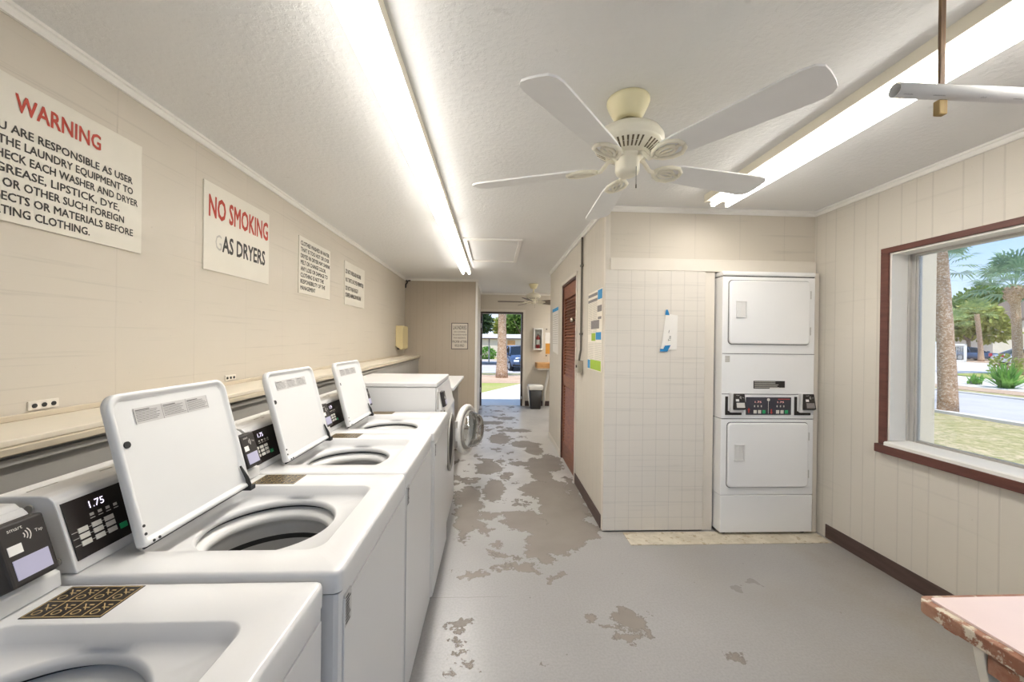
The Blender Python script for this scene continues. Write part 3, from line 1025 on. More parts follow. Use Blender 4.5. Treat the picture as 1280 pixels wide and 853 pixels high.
    b = MB()
    b.box((hx0 - .004, LB - .015, .921), (hx0 + .030, LB + .012, .936), .002)
    b.tube([lp(LB - .008, .0, .022), lp(LB - .016, .03, .026), lp(LB - .024, .075, .020)], [.007, .006, .003], 8)
    b.build('hinge', M_dark, t)
    b = MB()
    b.cyl((hx0 + .002, LA + .02, .926), (hx0 + .002, LB - .02, .926), .004, seg=8)
    b.build('hinge_rod', M_dark, t)
    # console along the back
    b = MB()
    b.prism([(-.566, .9215), (-.612, 1.067), (-.616, 1.078), (-.628, 1.088), (-.645, 1.091), (-.742, 1.091), (-.742, .9215)], .006, WW - .006, 'y', .003)
    con = b.build('control_console', M_white, t)
    for x, z in ((-.664, 1.064), (-.606, .948)):
        MB().cyl((x, .007, z), (x, .002, z), .0085, seg=14).build('console_screw', M_grey, con)
    for (y, x, l_) in ((.03, -.70, .06), (.17, -.68, .03), (.20, -.665, .016), (.25, -.70, .03)):
        MB().box((x, y, 1.0905), (x + .004, y + l_, 1.0918)).build('top_slot', M_grey, con)
    g = MB()
    g.mat(M_glassblk)
    slab_on(g, .014, .34, .0, 1.0, .001, .004)
    g.mat(M_inkf)
    for i, s_ in enumerate((.46, .352, .235)):
        for y0_, y1_ in ((.016, .028), (.0505, .059), (.081, .088)):
            slab_on(g, y0_, y1_, s_ - .006, s_ + .004, .004, .0046)
    for j in range(4):
        slab_on(g, .062 + j * .0185, .071 + j * .0185, .62, .67, .004, .0046)
        slab_on(g, .061 + j * .0185, .072 + j * .0185, .575, .590, .004, .0046)
    gp = g.build('control_panel', None, t)
    g = MB()
    text(g, '1.75', on_slope(.066, .755, .0052), V((0, 1, 0)), SU, .017, .034)
    g.build('price_display', M_digit, gp)
    for i, s_ in enumerate((.46, .352, .235)):
        for j, y in enumerate((.0395, .070, .099)):
            k = MB()
            slab_on(k, y - .0105, y + .0105, s_ - .042, s_ + .042, .004, .0058)
            k.build('button', M_btn, gp)
    k = MB()
    slab_on(k, .117, .135, .17, .27, .004, .0058)
    k.build('start_button', M_green, gp)
    # card reader on its white mount at the far end
    b = MB()
    b.prism([(-.545, .9215), (-.548, .955), (-.560, .958), (-.610, 1.070), (-.640, 1.098), (-.70, 1.098), (-.70, .9215)], .515, .638, 'y', .004)
    mount = b.build('reader_mount', M_white2, t)
    base = V((-.553, .533, .962))
    def place(u, v, n):
        return base + V((0, u, 0)) + SU * v + SN * n
    card_reader(t, place, .086, .128, .030)
    b = MB()
    b.box((-.552, .600, .930), (-.547, .604, .940))
    b.build('mount_slot', M_dark, mount)
    # eight-cell diagram sticker on the top
    b = MB()
    b.mat(M_sticker)
    xa, xb, ya, yb = -.520, -.372, .538, .634
    b.box((xa, ya, .9203), (xb, yb, .9212))
    b.mat(M_gold)
    for i in range(5):
        x = xa + .003 + i * (xb - xa - .006) / 4
        b.box((x - .0009, ya + .002, .9212), (x + .0009, yb - .002, .9216))
    for i in range(3):
        y = ya + .003 + i * (yb - ya - .006) / 2
        b.box((xa + .002, y - .0009, .9212), (xb - .002, y + .0009, .9216))
    for i in range(4):
        for j in range(2):
            cx, cy = xa + .003 + (i + .5) * (xb - xa - .006) / 4, ya + .003 + (j + .5) * (yb - ya - .006) / 2
            b.lathe([(.0055, .9217), (.0075, .9217)], (cx - .004, cy - .010, 0), seg=12)
            b.box((cx - .003, cy + .002, .9212), (cx + .009, cy + .0042, .9217))
            b.box((cx + .002, cy + .009, .9212), (cx + .010, cy + .012, .9217))
            b.quad((cx - .010, cy + .014, .9217), (cx + .006, cy - .004, .9217), (cx + .008, cy - .004, .9217), (cx - .007, cy + .014, .9217))
    b.build('diagram_sticker', None, t)
    # small specification label low on the front
    b = MB()
    b.mat(M_stk)
    b.box((-.002, .014 + .010, .778), (.0024, .062, .852))
    b.mat(M_ink)
    for i in range(9):
        z = .847 - i * .0075
        b.box((.0024, .027, z - .0045), (.0027, .027 + random.uniform(.018, .031), z))
    b.build('data_label', None, t)
    return t
FX = -.335
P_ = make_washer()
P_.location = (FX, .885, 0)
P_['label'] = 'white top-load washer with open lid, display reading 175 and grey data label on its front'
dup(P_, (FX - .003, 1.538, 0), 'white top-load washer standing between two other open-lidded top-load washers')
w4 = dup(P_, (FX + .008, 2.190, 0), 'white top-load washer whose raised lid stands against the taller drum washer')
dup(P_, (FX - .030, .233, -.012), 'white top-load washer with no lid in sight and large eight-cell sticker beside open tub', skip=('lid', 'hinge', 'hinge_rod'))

# ------------------------------------------------------------------ front-load washer beyond them
t = thing('drum_washer', 'tall white drum washer with its round glass door swung open', 'washing machine', (-.36, 2.87, 0))
b = MB()
b.prism([(-.74, 0), (-.06, 0), (-.06, 1.088), (-.74, 1.088)], .0, .74, 'y', .006)
b.build('cabinet', M_white, t)
b = MB()
b.box((-.75, -.004, 1.090), (-.050, .744, 1.124), .008)
b.build('top_panel', M_white, t)
b = MB()
b.prism([(-.058, 0), (.004, .0), (.006, .45), (.002, .885), (-.012, .915), (-.048, 1.088), (-.058, 1.088)], .002, .738, 'y', .004)
b.build('front_fascia', M_white, t)
MB().box((-.050, .0005, .930), (-.038, -.004, 1.06)).build('fascia_seam', M_grey, t)
b = MB()
cc = V((.006, .37, .60))
b.lathe([(.20, -.004), (.23, .006), (.235, .012), (.215, .018), (.205, .010), (.190, -.02)], cc, (1, 0, 0), 48)
b.build('porthole_rim', M_grey, t)
b = MB()
b.lathe([(.199, .002), (.0, .002)], cc, (1, 0, 0), 48)
b.build('drum_opening', M_dark, t)
# open door, hinged on the far side
op = R(163)
dd = V((math.sin(op), -math.cos(op), 0))
nn = V((-math.cos(op), -math.sin(op), 0))
hc = V((.030, .70, .575)) + dd * .235
b = MB()
b.lathe([(.165, -.035), (.225, -.030), (.238, -.012), (.240, .012), (.232, .026), (.215, .030), (.196, .022), (.186, .010), (.165, .004), (.165, -.035)], hc, nn, 56)
dr = b.build('door', M_white2, t)
b = MB()
b.lathe([(.186, .010), (.182, .030), (.180, .042), (.172, .046), (.164, .040)], hc, nn, 56)
b.build('door_gasket', M_grey, dr)
b = MB()
b.lathe([(.172, .010), (.168, .06), (.158, .10), (.135, .135), (.10, .152), (.05, .150), (.02, .128), (0, .120)], hc, nn, 48)
b.build('door_glass', M_bowl, dr)
for z in (-.09, .09):
    MB().box(V((.0, .70, .575 + z - .03)), V((.036, .722, .575 + z + .03)), .004).build('door_hinge', M_grey, dr)
b = MB()
bs = V((-.018, .05, .935))
su = V((-.20, 0, .98)).normalized()
sn = V((.98, 0, .20)).normalized()
card_reader(t, lambda u, v, n: bs + V((0, u, 0)) + su * v + sn * n, .085, .118, .028)
MB().box((-.026, -.0005, .905), (-.012, .006, .925)).build('service_latch', M_grey, t)
MB().box((-.006, .03, .902), (.004, .05, .918)).build('service_lock', M_grey, t)

# white counter behind it
t = thing('folding_counter', 'white-edged counter end between the drum washer and the tan back wall', 'counter', (-.40, 4.6, 0))
MB().box((-.80, -.66, .925), (.0, .665, .955), .004).build('countertop', M_white, t)
for y in (-.62, .55):
    MB().box((-.76, y, .0), (-.06, y + .03, .925), .003).build('end_panel', M_cream, t)

# yellowed dispenser on the left wall, far corner
t = thing('towel_dispenser', 'yellowed paper towel dispenser above the far end of the cream ledge', 'dispenser', (XL, 6.1, 1.27))
b = MB()
b.prism([(.001, .06), (.085, .0), (.110, .02), (.110, .355), (.10, .375), (.001, .375)], 0, .36, 'y', .004)
b.build('dispenser_cover', M_yellow, t)
MB().box((.02, .03, .005), (.075, .33, .03)).build('dispenser_slot', M_dark, t)

# ------------------------------------------------------------------ signs on the left wall
SX = XL + .0005
def wall_sign(name, label, y0, y1, z0, z1, lines, screws=True, rad=.0):
    t = thing(name, label, 'sign', (SX, (y0 + y1) / 2, (z0 + z1) / 2), 0, 'laundry rule signs')
    cy, cz = (y0 + y1) / 2, (z0 + z1) / 2
    MB().box((0, y0 - cy, z0 - cz), (.006, y1 - cy, z1 - cz), .0015).build('sign_board', M_sign, t)
    by = {}
    for (s, y, z, h, wd, al, m_, bd) in lines:
        by[(s, m_)] = MB()
        text(by[(s, m_)], s, (.0068, y - cy, z - cz), (0, 1, 0), (0, 0, 1), h, wd, al, bd)
    for (s, m_), mb in by.items():
        mb.build('lettering', m_, t)
    return t
K, RD = M_ink, M_red
ls = [('WARNING', 1.300, 2.148, .056, .266, 'L', RD, .02)]
for s, ye, z in (('YOU ARE RESPONSIBLE AS USER', 1.698, 2.072), ('OF THE LAUNDRY EQUIPMENT TO', 1.700, 2.029), ('CHECK EACH WASHER AND DRYER', 1.722, 1.986),
                 ('FOR GREASE, LIPSTICK, DYE,', 1.642, 1.943), ('INK OR OTHER SUCH FOREIGN', 1.662, 1.900), ('OBJECTS OR MATERIALS BEFORE', 1.702, 1.857), ('INSERTING CLOTHING.', 1.528, 1.814)):
    ls.append((s, ye, z, .0275, len(s) * .0182, 'R', K, .018))
wall_sign('warning_sign', 'large ivory sign with red WARNING heading over seven black lines', .98, 1.743, 1.792, 2.250, ls)
wall_sign('warning_sign', 'ivory sign reading NO SMOKING in red over DRYERS in black', 2.10, 2.688, 1.795, 2.262,
          [('NO SMOKING', 2.135, 2.085, .115, .535, 'L', RD, .022), ('G', 2.185, 1.915, .088, .048, 'L', M_inkf, .0), ('AS DRYERS', 2.240, 1.915, .092, .400, 'L', K, .022)])
l3 = [(s, 3.115, 2.170 - i * .050, .033, w_, 'L', K, .018) for i, (s, w_) in enumerate((('CLOTHES WASHED IN WATER', .52), ('THAT IS TOO HOT OR OVER', .52), ('DRYED IN DRYER MAY SHRINK', .54), ('MELT OR CHANGE COLOR.', .45), ('ANY LOSS OR DAMAGE TO', .49), ('CLOTHING IS NOT THE', .41), ('RESPONSIBILITY OF THE', .44), ('MANAGEMENT', .25)))]
wall_sign('warning_sign', 'ivory sign about clothes washed too hot, eight lines ending MANAGEMENT', 3.09, 3.663, 1.790, 2.236, l3)
l4 = [(s, 4.035, z, .044, w_, 'L', K, .018) for s, w_, z in (('DO NOT OVERLOAD MACHINE', .45, 2.105), ('NO TINTS OR DYES PERMITTED', .54, 2.020), ('DO NOT WASH RUGS IF', .36, 1.935), ('STUFFED ANIMALS IN MACHINE', .46, 1.865))]
wall_sign('warning_sign', 'ivory sign with four well-spaced black lines about overloading machines', 4.015, 4.615, 1.785, 2.228, l4)
# sign on the alcove wall
t = thing('laundry_sign', 'small black-bordered LAUNDRIES sign on tan back wall beside the doorway', 'sign', (-.588, YA - .0005, 1.50))
b = MB()
b.mat(mat('worn_sign_board', 'cfc6b6', 0.5))
b.box((-.145, -.006, -.228), (.145, 0, .228), .001)
b.mat(mat('dark_sign_print', '4a4140', 0.6))
for a, c in (((-.143, -.226), (.143, -.214)), ((-.143, .214), (.143, .226)), ((-.143, -.214), (-.131, .214)), ((.131, -.214), (.143, .214))):
    b.box((a[0], -.0068, a[1]), (c[0], -.0058, c[1]))
b.build('sign_board', None, t)
b = MB()
for s, z, h, wd in (('LAUNDRIES', .115, .066, .225), ('NO LOITERING', .062, .022, .19), ('IN LAUNDRY ROOM', .012, .022, .235), ('FOR RESIDENTS', -.042, .024, .20), ('PROPER ATTIRE', -.115, .042, .245), ('REQUIRED', -.180, .042, .16)):
    text(b, s, (0, -.0068, z), (1, 0, 0), (0, 0, 1), h, wd, 'C', .006)
b.build('lettering', mat('dark_sign_print', '4a4140', 0.6), t)
# capped outlet plates just above the ledge
for (y, lab) in ((1.388, 'cream three-hole wall plate above the ledge under the WARNING sign'), (2.322, 'cream three-hole wall plate above the ledge under the NO SMOKING sign')):
    t = thing('wall_plate', lab, 'wall plate', (XL + .0005, y, 1.206), 0, 'three-hole plates above the ledge')
    MB().box((0, -.045, -.014), (.005, .045, .016), .001).build('plate', M_cream, t)
    for k in (-.028, 0, .028):
        MB().cyl((.005, k, .0), (.007, k, .0), .0075, seg=12).build('hole', M_dark, t)
b = MB()
b.tube([(XL + .03, YA - .03, 2.43), (XL + .05, YA - .06, 2.39), (XL + .02, YA - .04, 2.36), (XL + .012, YA - .012, 2.31)], .012, 8)
b.tube([(XL + .06, YA - .05, 2.42), (XL + .10, YA - .08, 2.42)], .012, 8)
tag(b.build('cobweb_blob', M_dark), 'small dark cobweb blob tucked in ceiling corner above the yellowed dispenser', 'cobweb')  # dark wisps that stand for a cobweb

# ------------------------------------------------------------------ fluorescent lights
def fixture(label, x, y0, y1, wdt=.128, half=.043, zt=CE - .0005, glow=1.0):
    L = (y1 - y0) / 2
    t = thing('fluorescent_light', label, 'ceiling light', (x, (y0 + y1) / 2, zt), 0, 'twin-tube fluorescent fittings')
    b = MB()
    h = .050
    b.prism([(-wdt / 2, 0), (wdt / 2, 0), (wdt / 2, -h), (-wdt / 2, -h)], -L, L, 'y')
    b.build('tray', M_tray, t)
    ld = bpy.data.lights.new('added_downlight', 'AREA')      # extra area light added under the tray to brighten the room below
    ld.shape = 'RECTANGLE'
    ld.size, ld.size_y = 2 * half - .036, 2 * L - .08
    ld.energy = LAMP * 2 * L * glow
    ld.color = (1.0, .98, .955)
    lo = bpy.data.objects.new('added_downlight', ld)
    COL.objects.link(lo)
    lo.parent = t
    lo.location = (0, 0, -h - .003)
    for s in (-1, 1):
        MB().cyl((s * half, -L + .035, -h - .022), (s * half, L - .035, -h - .022), .017, seg=16).build('tube', M_tube, t)
        for q in (-1, 1):
            MB().box((s * half - .012, q * (L - .030) - .006, -h - .042), (s * half + .012, q * (L - .030) + .006, -h - .0), .002).build('lamp_holder', M_white2, t)
    for q in (-1, 1):
        MB().box((-wdt / 2, q * L, -h), (wdt / 2, q * (L + .003), -.001)).build('end_cap', M_alu, t)
    return t
fixture('long twin-tube ceiling light above the washers, passing the NO SMOKING sign', -.413, .86, 3.30)
fixture('twin-tube ceiling light with its tube ends beside the white ceiling hatch', -.413, 3.31, 5.66)
fixture('broad twin-tube ceiling light between the near ceiling fan and the window wall', 1.545, .20, 2.66, .190, .052, glow=.55)
fixture('unseen twin-tube light added behind the louvred-door wall to brighten the far end', 1.70, 6.0, 8.3)  # hidden lamp added to lift the dark corridor end

# attic hatch
t = thing('ceiling_hatch', 'white framed attic hatch in the ceiling between washers and louvred door', 'hatch', (-.025, 4.5, CE - .0005))
b = MB()
for a, c in (((-.30, -.56), (.30, -.52)), ((-.30, .52), (.30, .56)), ((-.30, -.52), (-.26, .52)), ((.26, -.52), (.30, .52))):
    b.box((a[0], a[1], -.022), (c[0], c[1], 0), .004)
b.build('hatch_frame', M_trimw, t)
MB().box((-.245, -.50, -.008), (.255, .51, 0), .001).build('hatch_panel', M_ceil, t)

# ------------------------------------------------------------------ ceiling fans
def make_fan(label, loc, angs_, blade_mat, drop=0.0, zs=1.0):
    t = thing('ceiling_fan', label, 'ceiling fan', loc, 0, 'ceiling fans')
    b = MB()
    b.lathe([(.0, 0), (.088, -.001), (.089, -.012), (.083, -.030), (.068, -.062), (.056, -.078), (.052, -.084), (.034, -.086), (.030, -.080)], seg=40)
    b.build('canopy', M_ivory2, t)
    b = MB()
    b.cyl((0, 0, -.070), (0, 0, -.125 - drop), .012, seg=16)
    b.lathe([(.012, -.100 - drop), (.022, -.103 - drop), (.022, -.118 - drop), (.030, -.126 - drop)], seg=20)
    b.build('downrod', M_ivory2, t)
    z0 = -.112 - drop
    b = MB()
    b.lathe([(.0, z0), (.045, z0 - .002), (.095, z0 - .014), (.132, z0 - .036), (.147, z0 - .060), (.148, z0 - .072), (.140, z0 - .080), (.138, z0 - .086),
             (.136, z0 - .092), (.112, z0 - .112), (.080, z0 - .128), (.066, z0 - .130), (.0, z0 - .130)], seg=56)
    mo = b.build('motor_housing', M_ivory, t)
    b = MB()
    for i in range(40):
        a = 2 * math.pi * i / 40
        if i % 8 in (0,):
            continue
        c, s = math.cos(a), math.sin(a)
        q = []
        for (r_, zz) in ((.130, z0 - .0985), (.092, z0 - .1235)):
            for k in (-1, 1):
                q.append(V((r_ * c - k * .0042 * s * (r_ / .13), r_ * s + k * .0042 * c * (r_ / .13), zz - .0015)))
        b.add([q[0], q[1], q[3], q[2]], [(0, 1, 2, 3)])
    b.build('vent_slot', mat('vent_shadow', '6b6048', 0.8), mo)
    zb = z0 - .128
    b = MB()
    b.lathe([(.062, zb + .002), (.066, zb - .006), (.058, zb - .012), (.050, zb - .016), (.050, zb - .062), (.046, zb - .074), (.030, zb - .083), (0, zb - .085)], seg=40)
    b.build('switch_housing', M_ivory, t)
    b = MB()
    b.cyl((.022, -.046, zb - .060), (.022, -.046, zb - .135), .0012, seg=6)
    b.cyl((.022, -.046, zb - .135), (.022, -.046, zb - .150), .003, seg=8)
    b.build('pull_chain', M_conduit, t)
    pit = R(-12)
    for a in angs_:
        a = R(a)
        ux, uy = V((math.cos(a), math.sin(a), 0)), V((-math.sin(a), math.cos(a), 0))
        wv = uy * math.cos(pit) + V((0, 0, 1)) * math.sin(pit)
        nv = ux.cross(wv)
        zc = zb - .042
        def bp(r_, w_, n_):
            return V((0, 0, zc)) + ux * r_ + wv * w_ + nv * n_
        out2 = []
        for (r_, w_) in ((.180, .046), (.24, .056), (.40, .063), (.60, .071), (.655, .072), (.685, .066), (.702, .048), (.706, .020)):
            out2.append((r_, w_))
        out2 = out2 + [(r_, -w_) for r_, w_ in out2[::-1]]
        b = MB()
        b.loft([[bp(r_, w_, .0035) for r_, w_ in out2], [bp(r_, w_, -.0035) for r_, w_ in out2]], False, True)
        bl = b.build('blade', blade_mat, t)
        b = MB()     # blade iron: arm, then an open scrolled plate under the blade root
        b.tube([V((0, 0, zb - .004)) + ux * .055, V((0, 0, zb - .012)) + ux * .080, bp(.110, 0, -.006), bp(.145, 0, -.008)], [.010, .009, .009, .010], 8)
        for s in (-1, 1):
            b.tube([bp(.130, s * .006, -.007), bp(.150, s * .030, -.007), bp(.185, s * .046, -.007), bp(.225, s * .046, -.007), bp(.252, s * .024, -.007), bp(.258, 0, -.007)], .0085, 8)
            b.tube([bp(.150, s * .008, -.007), bp(.178, s * .020, -.007), bp(.205, s * .022, -.007), bp(.228, s * .006, -.007)], .007, 8)
        b.tube([bp(.130, 0, -.007), bp(.255, 0, -.007)], .005, 8)
        b.build('blade_iron', M_ivory, bl)
    return t
FA = [-130.2, -58.2, 13.8, 85.8, 157.8]
make_fan('white five-blade ceiling fan over the room, in front of closet wall', (.557, 1.64, CE - .0005), FA, M_blade)
f2 = make_fan('ceiling fan with dark-bottomed blades hanging near the open doorway', (.705, 7.10, CE - .0005), [180, 252, 324, 36, 108], M_bladeu, .045)
f2.scale = (.92, .92, 1.0)

# ------------------------------------------------------------------ stacked dryer
t = thing('stacked_dryer', 'white two-door stacked dryer set into closet wall beside the scored panel', 'dryer', (1.699, 2.835, 0))
DWd = .717
b = MB()
b.box((0, .004, .8755), (DWd, .71, 1.9395), .005)
b.build('upper_cabinet', M_whited, t)
b = MB()
b.box((-.003, -.002, 1.944), (DWd + .003, .712, 1.980), .012)
b.build('top_panel', M_whited, t)
for z0_, z1_ in ((1.93, 1.95), (.86, .90)):
    MB().box((.006, .006, z0_), (DWd - .006, .70, z1_)).build('shadow_gap', M_dark, t)
b = MB()
b.box((0, .004, .303), (DWd, .71, .8725), .005)
b.build('lower_cabinet', M_whited, t)
b = MB()
b.box((.002, .002, .022), (DWd - .002, .70, .300), .006)
b.build('base_panel', M_whited, t)
for x in (.05, DWd - .05):
    MB().cyl((x, .05, 0), (x, .05, .024), .02, seg=12).build('foot', M_dark, t)
def dry_door(z0, z1):
    b = MB()
    x0, x1 = .048, .668
    r = .028
    def rr(i, y):
        pts = []
        for cx, cz, s0 in ((x1 - i - r, z1 - i - r, 0), (x0 + i + r, z1 - i - r, 90), (x0 + i + r, z0 + i + r, 180), (x1 - i - r, z0 + i + r, 270)):
            for k in range(7):
                a = R(s0 + 15 * k)
                pts.append(V((cx + r * math.cos(a), y, cz + r * math.sin(a))))
        return pts
    b.loft([rr(0, .006), rr(0, -.008), rr(.003, -.012), rr(.010, -.0135)], True, True)
    d = b.build('door', M_whited, t)
    g = MB()
    g.loft([rr(-.005, .004), rr(-.005, .0025), rr(-.001, .0025)], False, False)
    g.build('door_gap', M_inkg, d)
    zc = (z0 + z1) / 2 + .02
    hgl = MB()
    hgl.box((x0 + .045, -.021, zc - .062), (x0 + .052, -.012, zc + .062), .002)
    hgl.box((x0 + .118, -.021, zc - .062), (x0 + .125, -.012, zc + .062), .002)
    hgl.box((x0 + .045, -.021, zc + .055), (x0 + .125, -.012, zc + .062), .002)
    hgl.box((x0 + .045, -.021, zc - .062), (x0 + .125, -.012, zc - .055), .002)
    hgl.prism([(x0 + .052, -.0125), (x0 + .118, -.0125), (x0 + .118, -.014), (x0 + .085, -.020), (x0 + .076, -.020), (x0 + .052, -.014)], zc - .055, zc + .055, 'z')
    hgl.build('handle', M_white2, d)
    for z in (z0 + .10, z1 - .10):
        hh = MB()
        hh.box((x1 - .002, -.012, z - .03), (x1 + .007, .004, z + .03), .001)
        for k in (-.022, 0, .022):
            hh.cyl((x1 + .003, -.012, z + k), (x1 + .003, -.0145, z + k), .003, seg=8)
        hh.build('door_hinge', M_alu, d)
dry_door(1.436, 1.908)
dry_door(.365, .846)
for z in (1.360, 1.058):
    MB().box((.003, .0018, z), (DWd - .003, .006, z + .0045)).build('panel_seam', M_inkg, t)
b = MB()
b.mat(M_sticker)
b.box((.246, .0015, 1.102), (.488, .005, 1.160), .001)
b.mat(M_inkf)
for i in range(5):
    b.box((.252, .0005, 1.108 + i * .0105), (.44 + random.uniform(-.03, .02), .0016, 1.113 + i * .0105))
b.mat(M_paper)
b.box((.37, .0004, 1.102), (.488, .0016, 1.110))
b.mat(M_black)
b.box((.462, .0004, 1.112), (.486, .0016, 1.156))
b.build('rating_plate', None, t)
b = MB()
b.mat(M_inkf)
for i in range(4):
    b.box((.025, .0015, 1.30 + i * .012), (.06, .005, 1.308 + i * .012))
b.build('data_label', None, t)
g = MB()
g.box((.188, -.003, .906), (.536, .006, 1.038), .002)
gp = g.build('control_panel', mat('slate_control_glass', '45434a', 0.25, var=0.15), t)
for k, x in enumerate((.188, .362)):
    for j in range(2):
        MB().box((x + .056 + j * .034, -.005, .916), (x + .080 + j * .034, -.0028, .942), .001).build('button', M_btn, gp)
    MB().box((x + .124, -.005, .916), (x + .148, -.0028, .942), .001).build('start_button', M_green, gp)
    s = 1 if k == 0 else -1
    zc = .935 + .008 * s
    b = MB()
    b.prism([(x + .016, .935 - .014 * s), (x + .016, zc), (x + .010, zc), (x + .020, zc + .016 * s), (x + .030, zc), (x + .024, zc), (x + .024, .935 - .014 * s)], -.004, -.0028, 'y')
    b.build('arrow', M_redp, gp)
    g = MB()
    text(g, '1.75', (x + .066, -.0036, .996), (1, 0, 0), (0, 0, 1), .013, .050)
    g.build('price_display', M_led, gp)
    for j in range(3):
        MB().box((x + .060 + j * .026, -.0036, .964), (x + .068 + j * .026, -.0028, .978)).build('status_icon', M_inkf, gp)
MB().box((.357, -.0036, .916), (.3595, -.0028, 1.01)).build('divider_line', M_btn, gp)
MB().cyl((.3583, -.003, 1.020), (.3583, -.005, 1.020), .011, seg=14).build('panel_badge', M_btn, gp)
MB().box((.432, -.0036, 1.021), (.524, -.0028, 1.027)).build('panel_strip', M_redp, gp)
for k, x in enumerate((.030, .564)):
    MB().box((x, -.003, .904), (x + .018, .006, 1.042), .001).prism([(x + .018, .904), (x + .123, .904), (x + .123, .922), (x + .05, .924), (x + .018, .936)], -.003, .006, 'y').build('bracket', M_black, t)
    MB().box((x + .03, -.02, .925), (x + .13, .005, 1.07), .004).build('reader_mount', M_white2, t)
    bs2 = V((x + .045, -.020, .945))
    tl = V((math.sin(R(0)), 0, 0))
    card_reader(t, lambda u, v, n, bs2=bs2: bs2 + V((u, 0, 0)) + V((0, .20, .98)).normalized() * v + V((0, -.98, .20)).normalized() * n, .090, .122, .030, (M_btn, M_lgrey)[k])

# paper taped on the sliding panel
t = thing('taped_note', 'white folded paper held by blue tape on scored cream panel', 'note', (1.32, YR - .0345, 1.52))
b = MB()
b.mat(M_paper)
b.add([(-.055, -.003, -.135), (.065, -.004, -.135), (.068, -.006, .125), (-.022, -.002, .140)], [(0, 1, 2, 3)])
b.add([(-.060, -.006, -.130), (-.045, -.008, -.134), (.040, -.010, .120), (-.020, -.004, .142)], [(0, 1, 2, 3)])
b.build('paper', None, t)
b = MB()
b.add([(-.030, -.0075, .128), (.004, -.0075, .126), (-.010, -.0075, .168), (-.024, -.0075, .168)], [(0, 1, 2, 3)])
b.build('tape', M_tape, t)
b = MB()
b.add([(-.068, -.0095, -.150), (-.010, -.0095, -.150), (.014, -.0115, -.100), (-.030, -.0115, -.105), (-.042, -.0095, -.130), (-.066, -.0095, -.128)], [(0, 1, 2, 3, 4, 5)])
b.build('tape', M_tape, t)
b = MB()
text(b, 'Tax', (.012, -.0112, -.072), (.08, 0, 1), (-1, 0, .08), .020)
text(b, '~', (.010, -.0112, -.01), (.08, 0, 1), (-1, 0, .08), .03)
b.build('handwriting', M_ink, t)

# ------------------------------------------------------------------ corridor wall posters, conduit, switch box
PXs = CX - .0005
def sheet_print(mb, m_, rects, xo=-.0036):
    mb.mat(m_)
    for (y0, y1, z0, z1) in rects:
        mb.box((xo, y0, z0), (-.0028, y1, z1))
b = MB()
b.T = Matrix.Translation((PXs, 3.225, 1.53))
b.mat(M_paperc)
b.box((-.003, -.228, -.332), (0, .228, .332))
sheet_print(b, M_lblue, [(-.22, -.09, .25, .325), (-.20, -.04, -.075, -.015), (.14, .225, -.325, -.25)])
sheet_print(b, M_lgreen, [(-.03, .10, -.085, -.02), (-.20, .13, -.325, -.245)])
sheet_print(b, M_lgrey, [(-.08, .225, .29, .315), (-.08, .225, .245, .268), (-.21, -.08, .15, .20), (-.14, .12, .015, .085), (-.2, -.1, .09, .11)])
rects = []
for i in range(26):
    z = .235 - i * .0105
    rects += [(-.07 + .0, .06, z, z + .003), (.08, .215, z, z + .003)]
for i in range(14):
    z = -.105 - i * .0105
    rects += [(-.215, .0, z, z + .003), (.02, .215, z, z + .003)]
sheet_print(b, M_inkf, rects, -.0034)
tag(b.build('labor_poster'), 'tall colour-banded notice poster on corridor wall beside the switch conduit', 'poster')
t = thing('paper_notice', 'white paper notice with blue heading on corridor wall beyond the louvred door', 'notice', (PXs, 5.34, 1.59))
b = MB()
b.mat(M_paper)
b.add([(-.002, -.27, -.33), (-.002, .20, -.30), (-.002, .265, .31), (-.002, -.262, .30)], [(0, 1, 2, 3)])
b.add([(-.012, -.285, -.335), (-.012, -.262, -.335), (-.002, -.262, .30), (-.004, -.275, .26)], [(0, 1, 2, 3)])
sheet_print(b, M_lblue, [(-.25, .25, .255, .30)], -.0044)
sheet_print(b, M_inkf, [(-.22, .2, .2 - i * .03, .206 - i * .03) for i in range(14)], -.004)
b.build('printed_sheet', None, t)
t = thing('switch_conduit', 'grey conduit dropping from ceiling to a small switch box beside louvred door', 'conduit', (PXs, 3.685, 1.20))
MB().tube([(-.014, 0, CE - 1.24), (-.014, 0, .16), (-.022, .010, .10), (-.026, .012, .055)], .010, 10).build('conduit', M_conduit, t)
MB().box((-.050, -.050, -.058), (0, .075, .055), .004).build('switch_box', M_box, t)
b = MB()
for z in (.95, .30):
    b.box((-.028, -.022, z), (0, .022, z + .02), .003)
b.build('pipe_strap', M_conduit, t)
MB().box((-.058, .005, -.012), (-.050, .018, .012), .002).build('switch', M_black, t)

# ------------------------------------------------------------------ far end: extinguisher cabinet, board, shelf, bin
t = thing('extinguisher_cabinet', 'white wall cabinet holding fire extinguisher, beside the open doorway', 'cabinet', (.956, YF - .0005, 1.235))
b = MB()
for a, c in (((-.10, 0), (.10, .035)), ((-.10, .44), (.10, .476)), ((-.10, .035), (-.075, .44)), ((.075, .035), (.10, .44))):
    b.box((a[0], -.12, a[1]), (c[0], 0, c[1]), .003)
b.box((-.075, -.012, .035), (.075, -.0005, .44))
b.build('cabinet_body', M_trimw, t)
MB().box((-.075, -.113, .035), (.075, -.110, .44)).build('glass_front', M_glass, t)
t = thing('fire_extinguisher', 'red fire extinguisher inside white wall cabinet', 'fire extinguisher', (.956, YF - .062, 1.2705))
b = MB()
b.lathe([(.0, 0), (.040, 0), (.043, .01), (.043, .22), (.036, .25), (.018, .268), (.016, .285), (0, .285)], seg=24)
b.build('cylinder', M_ext, t)
MB().lathe([(.0436, .08), (.0436, .19)], seg=24).build('label_band', M_paper, t)
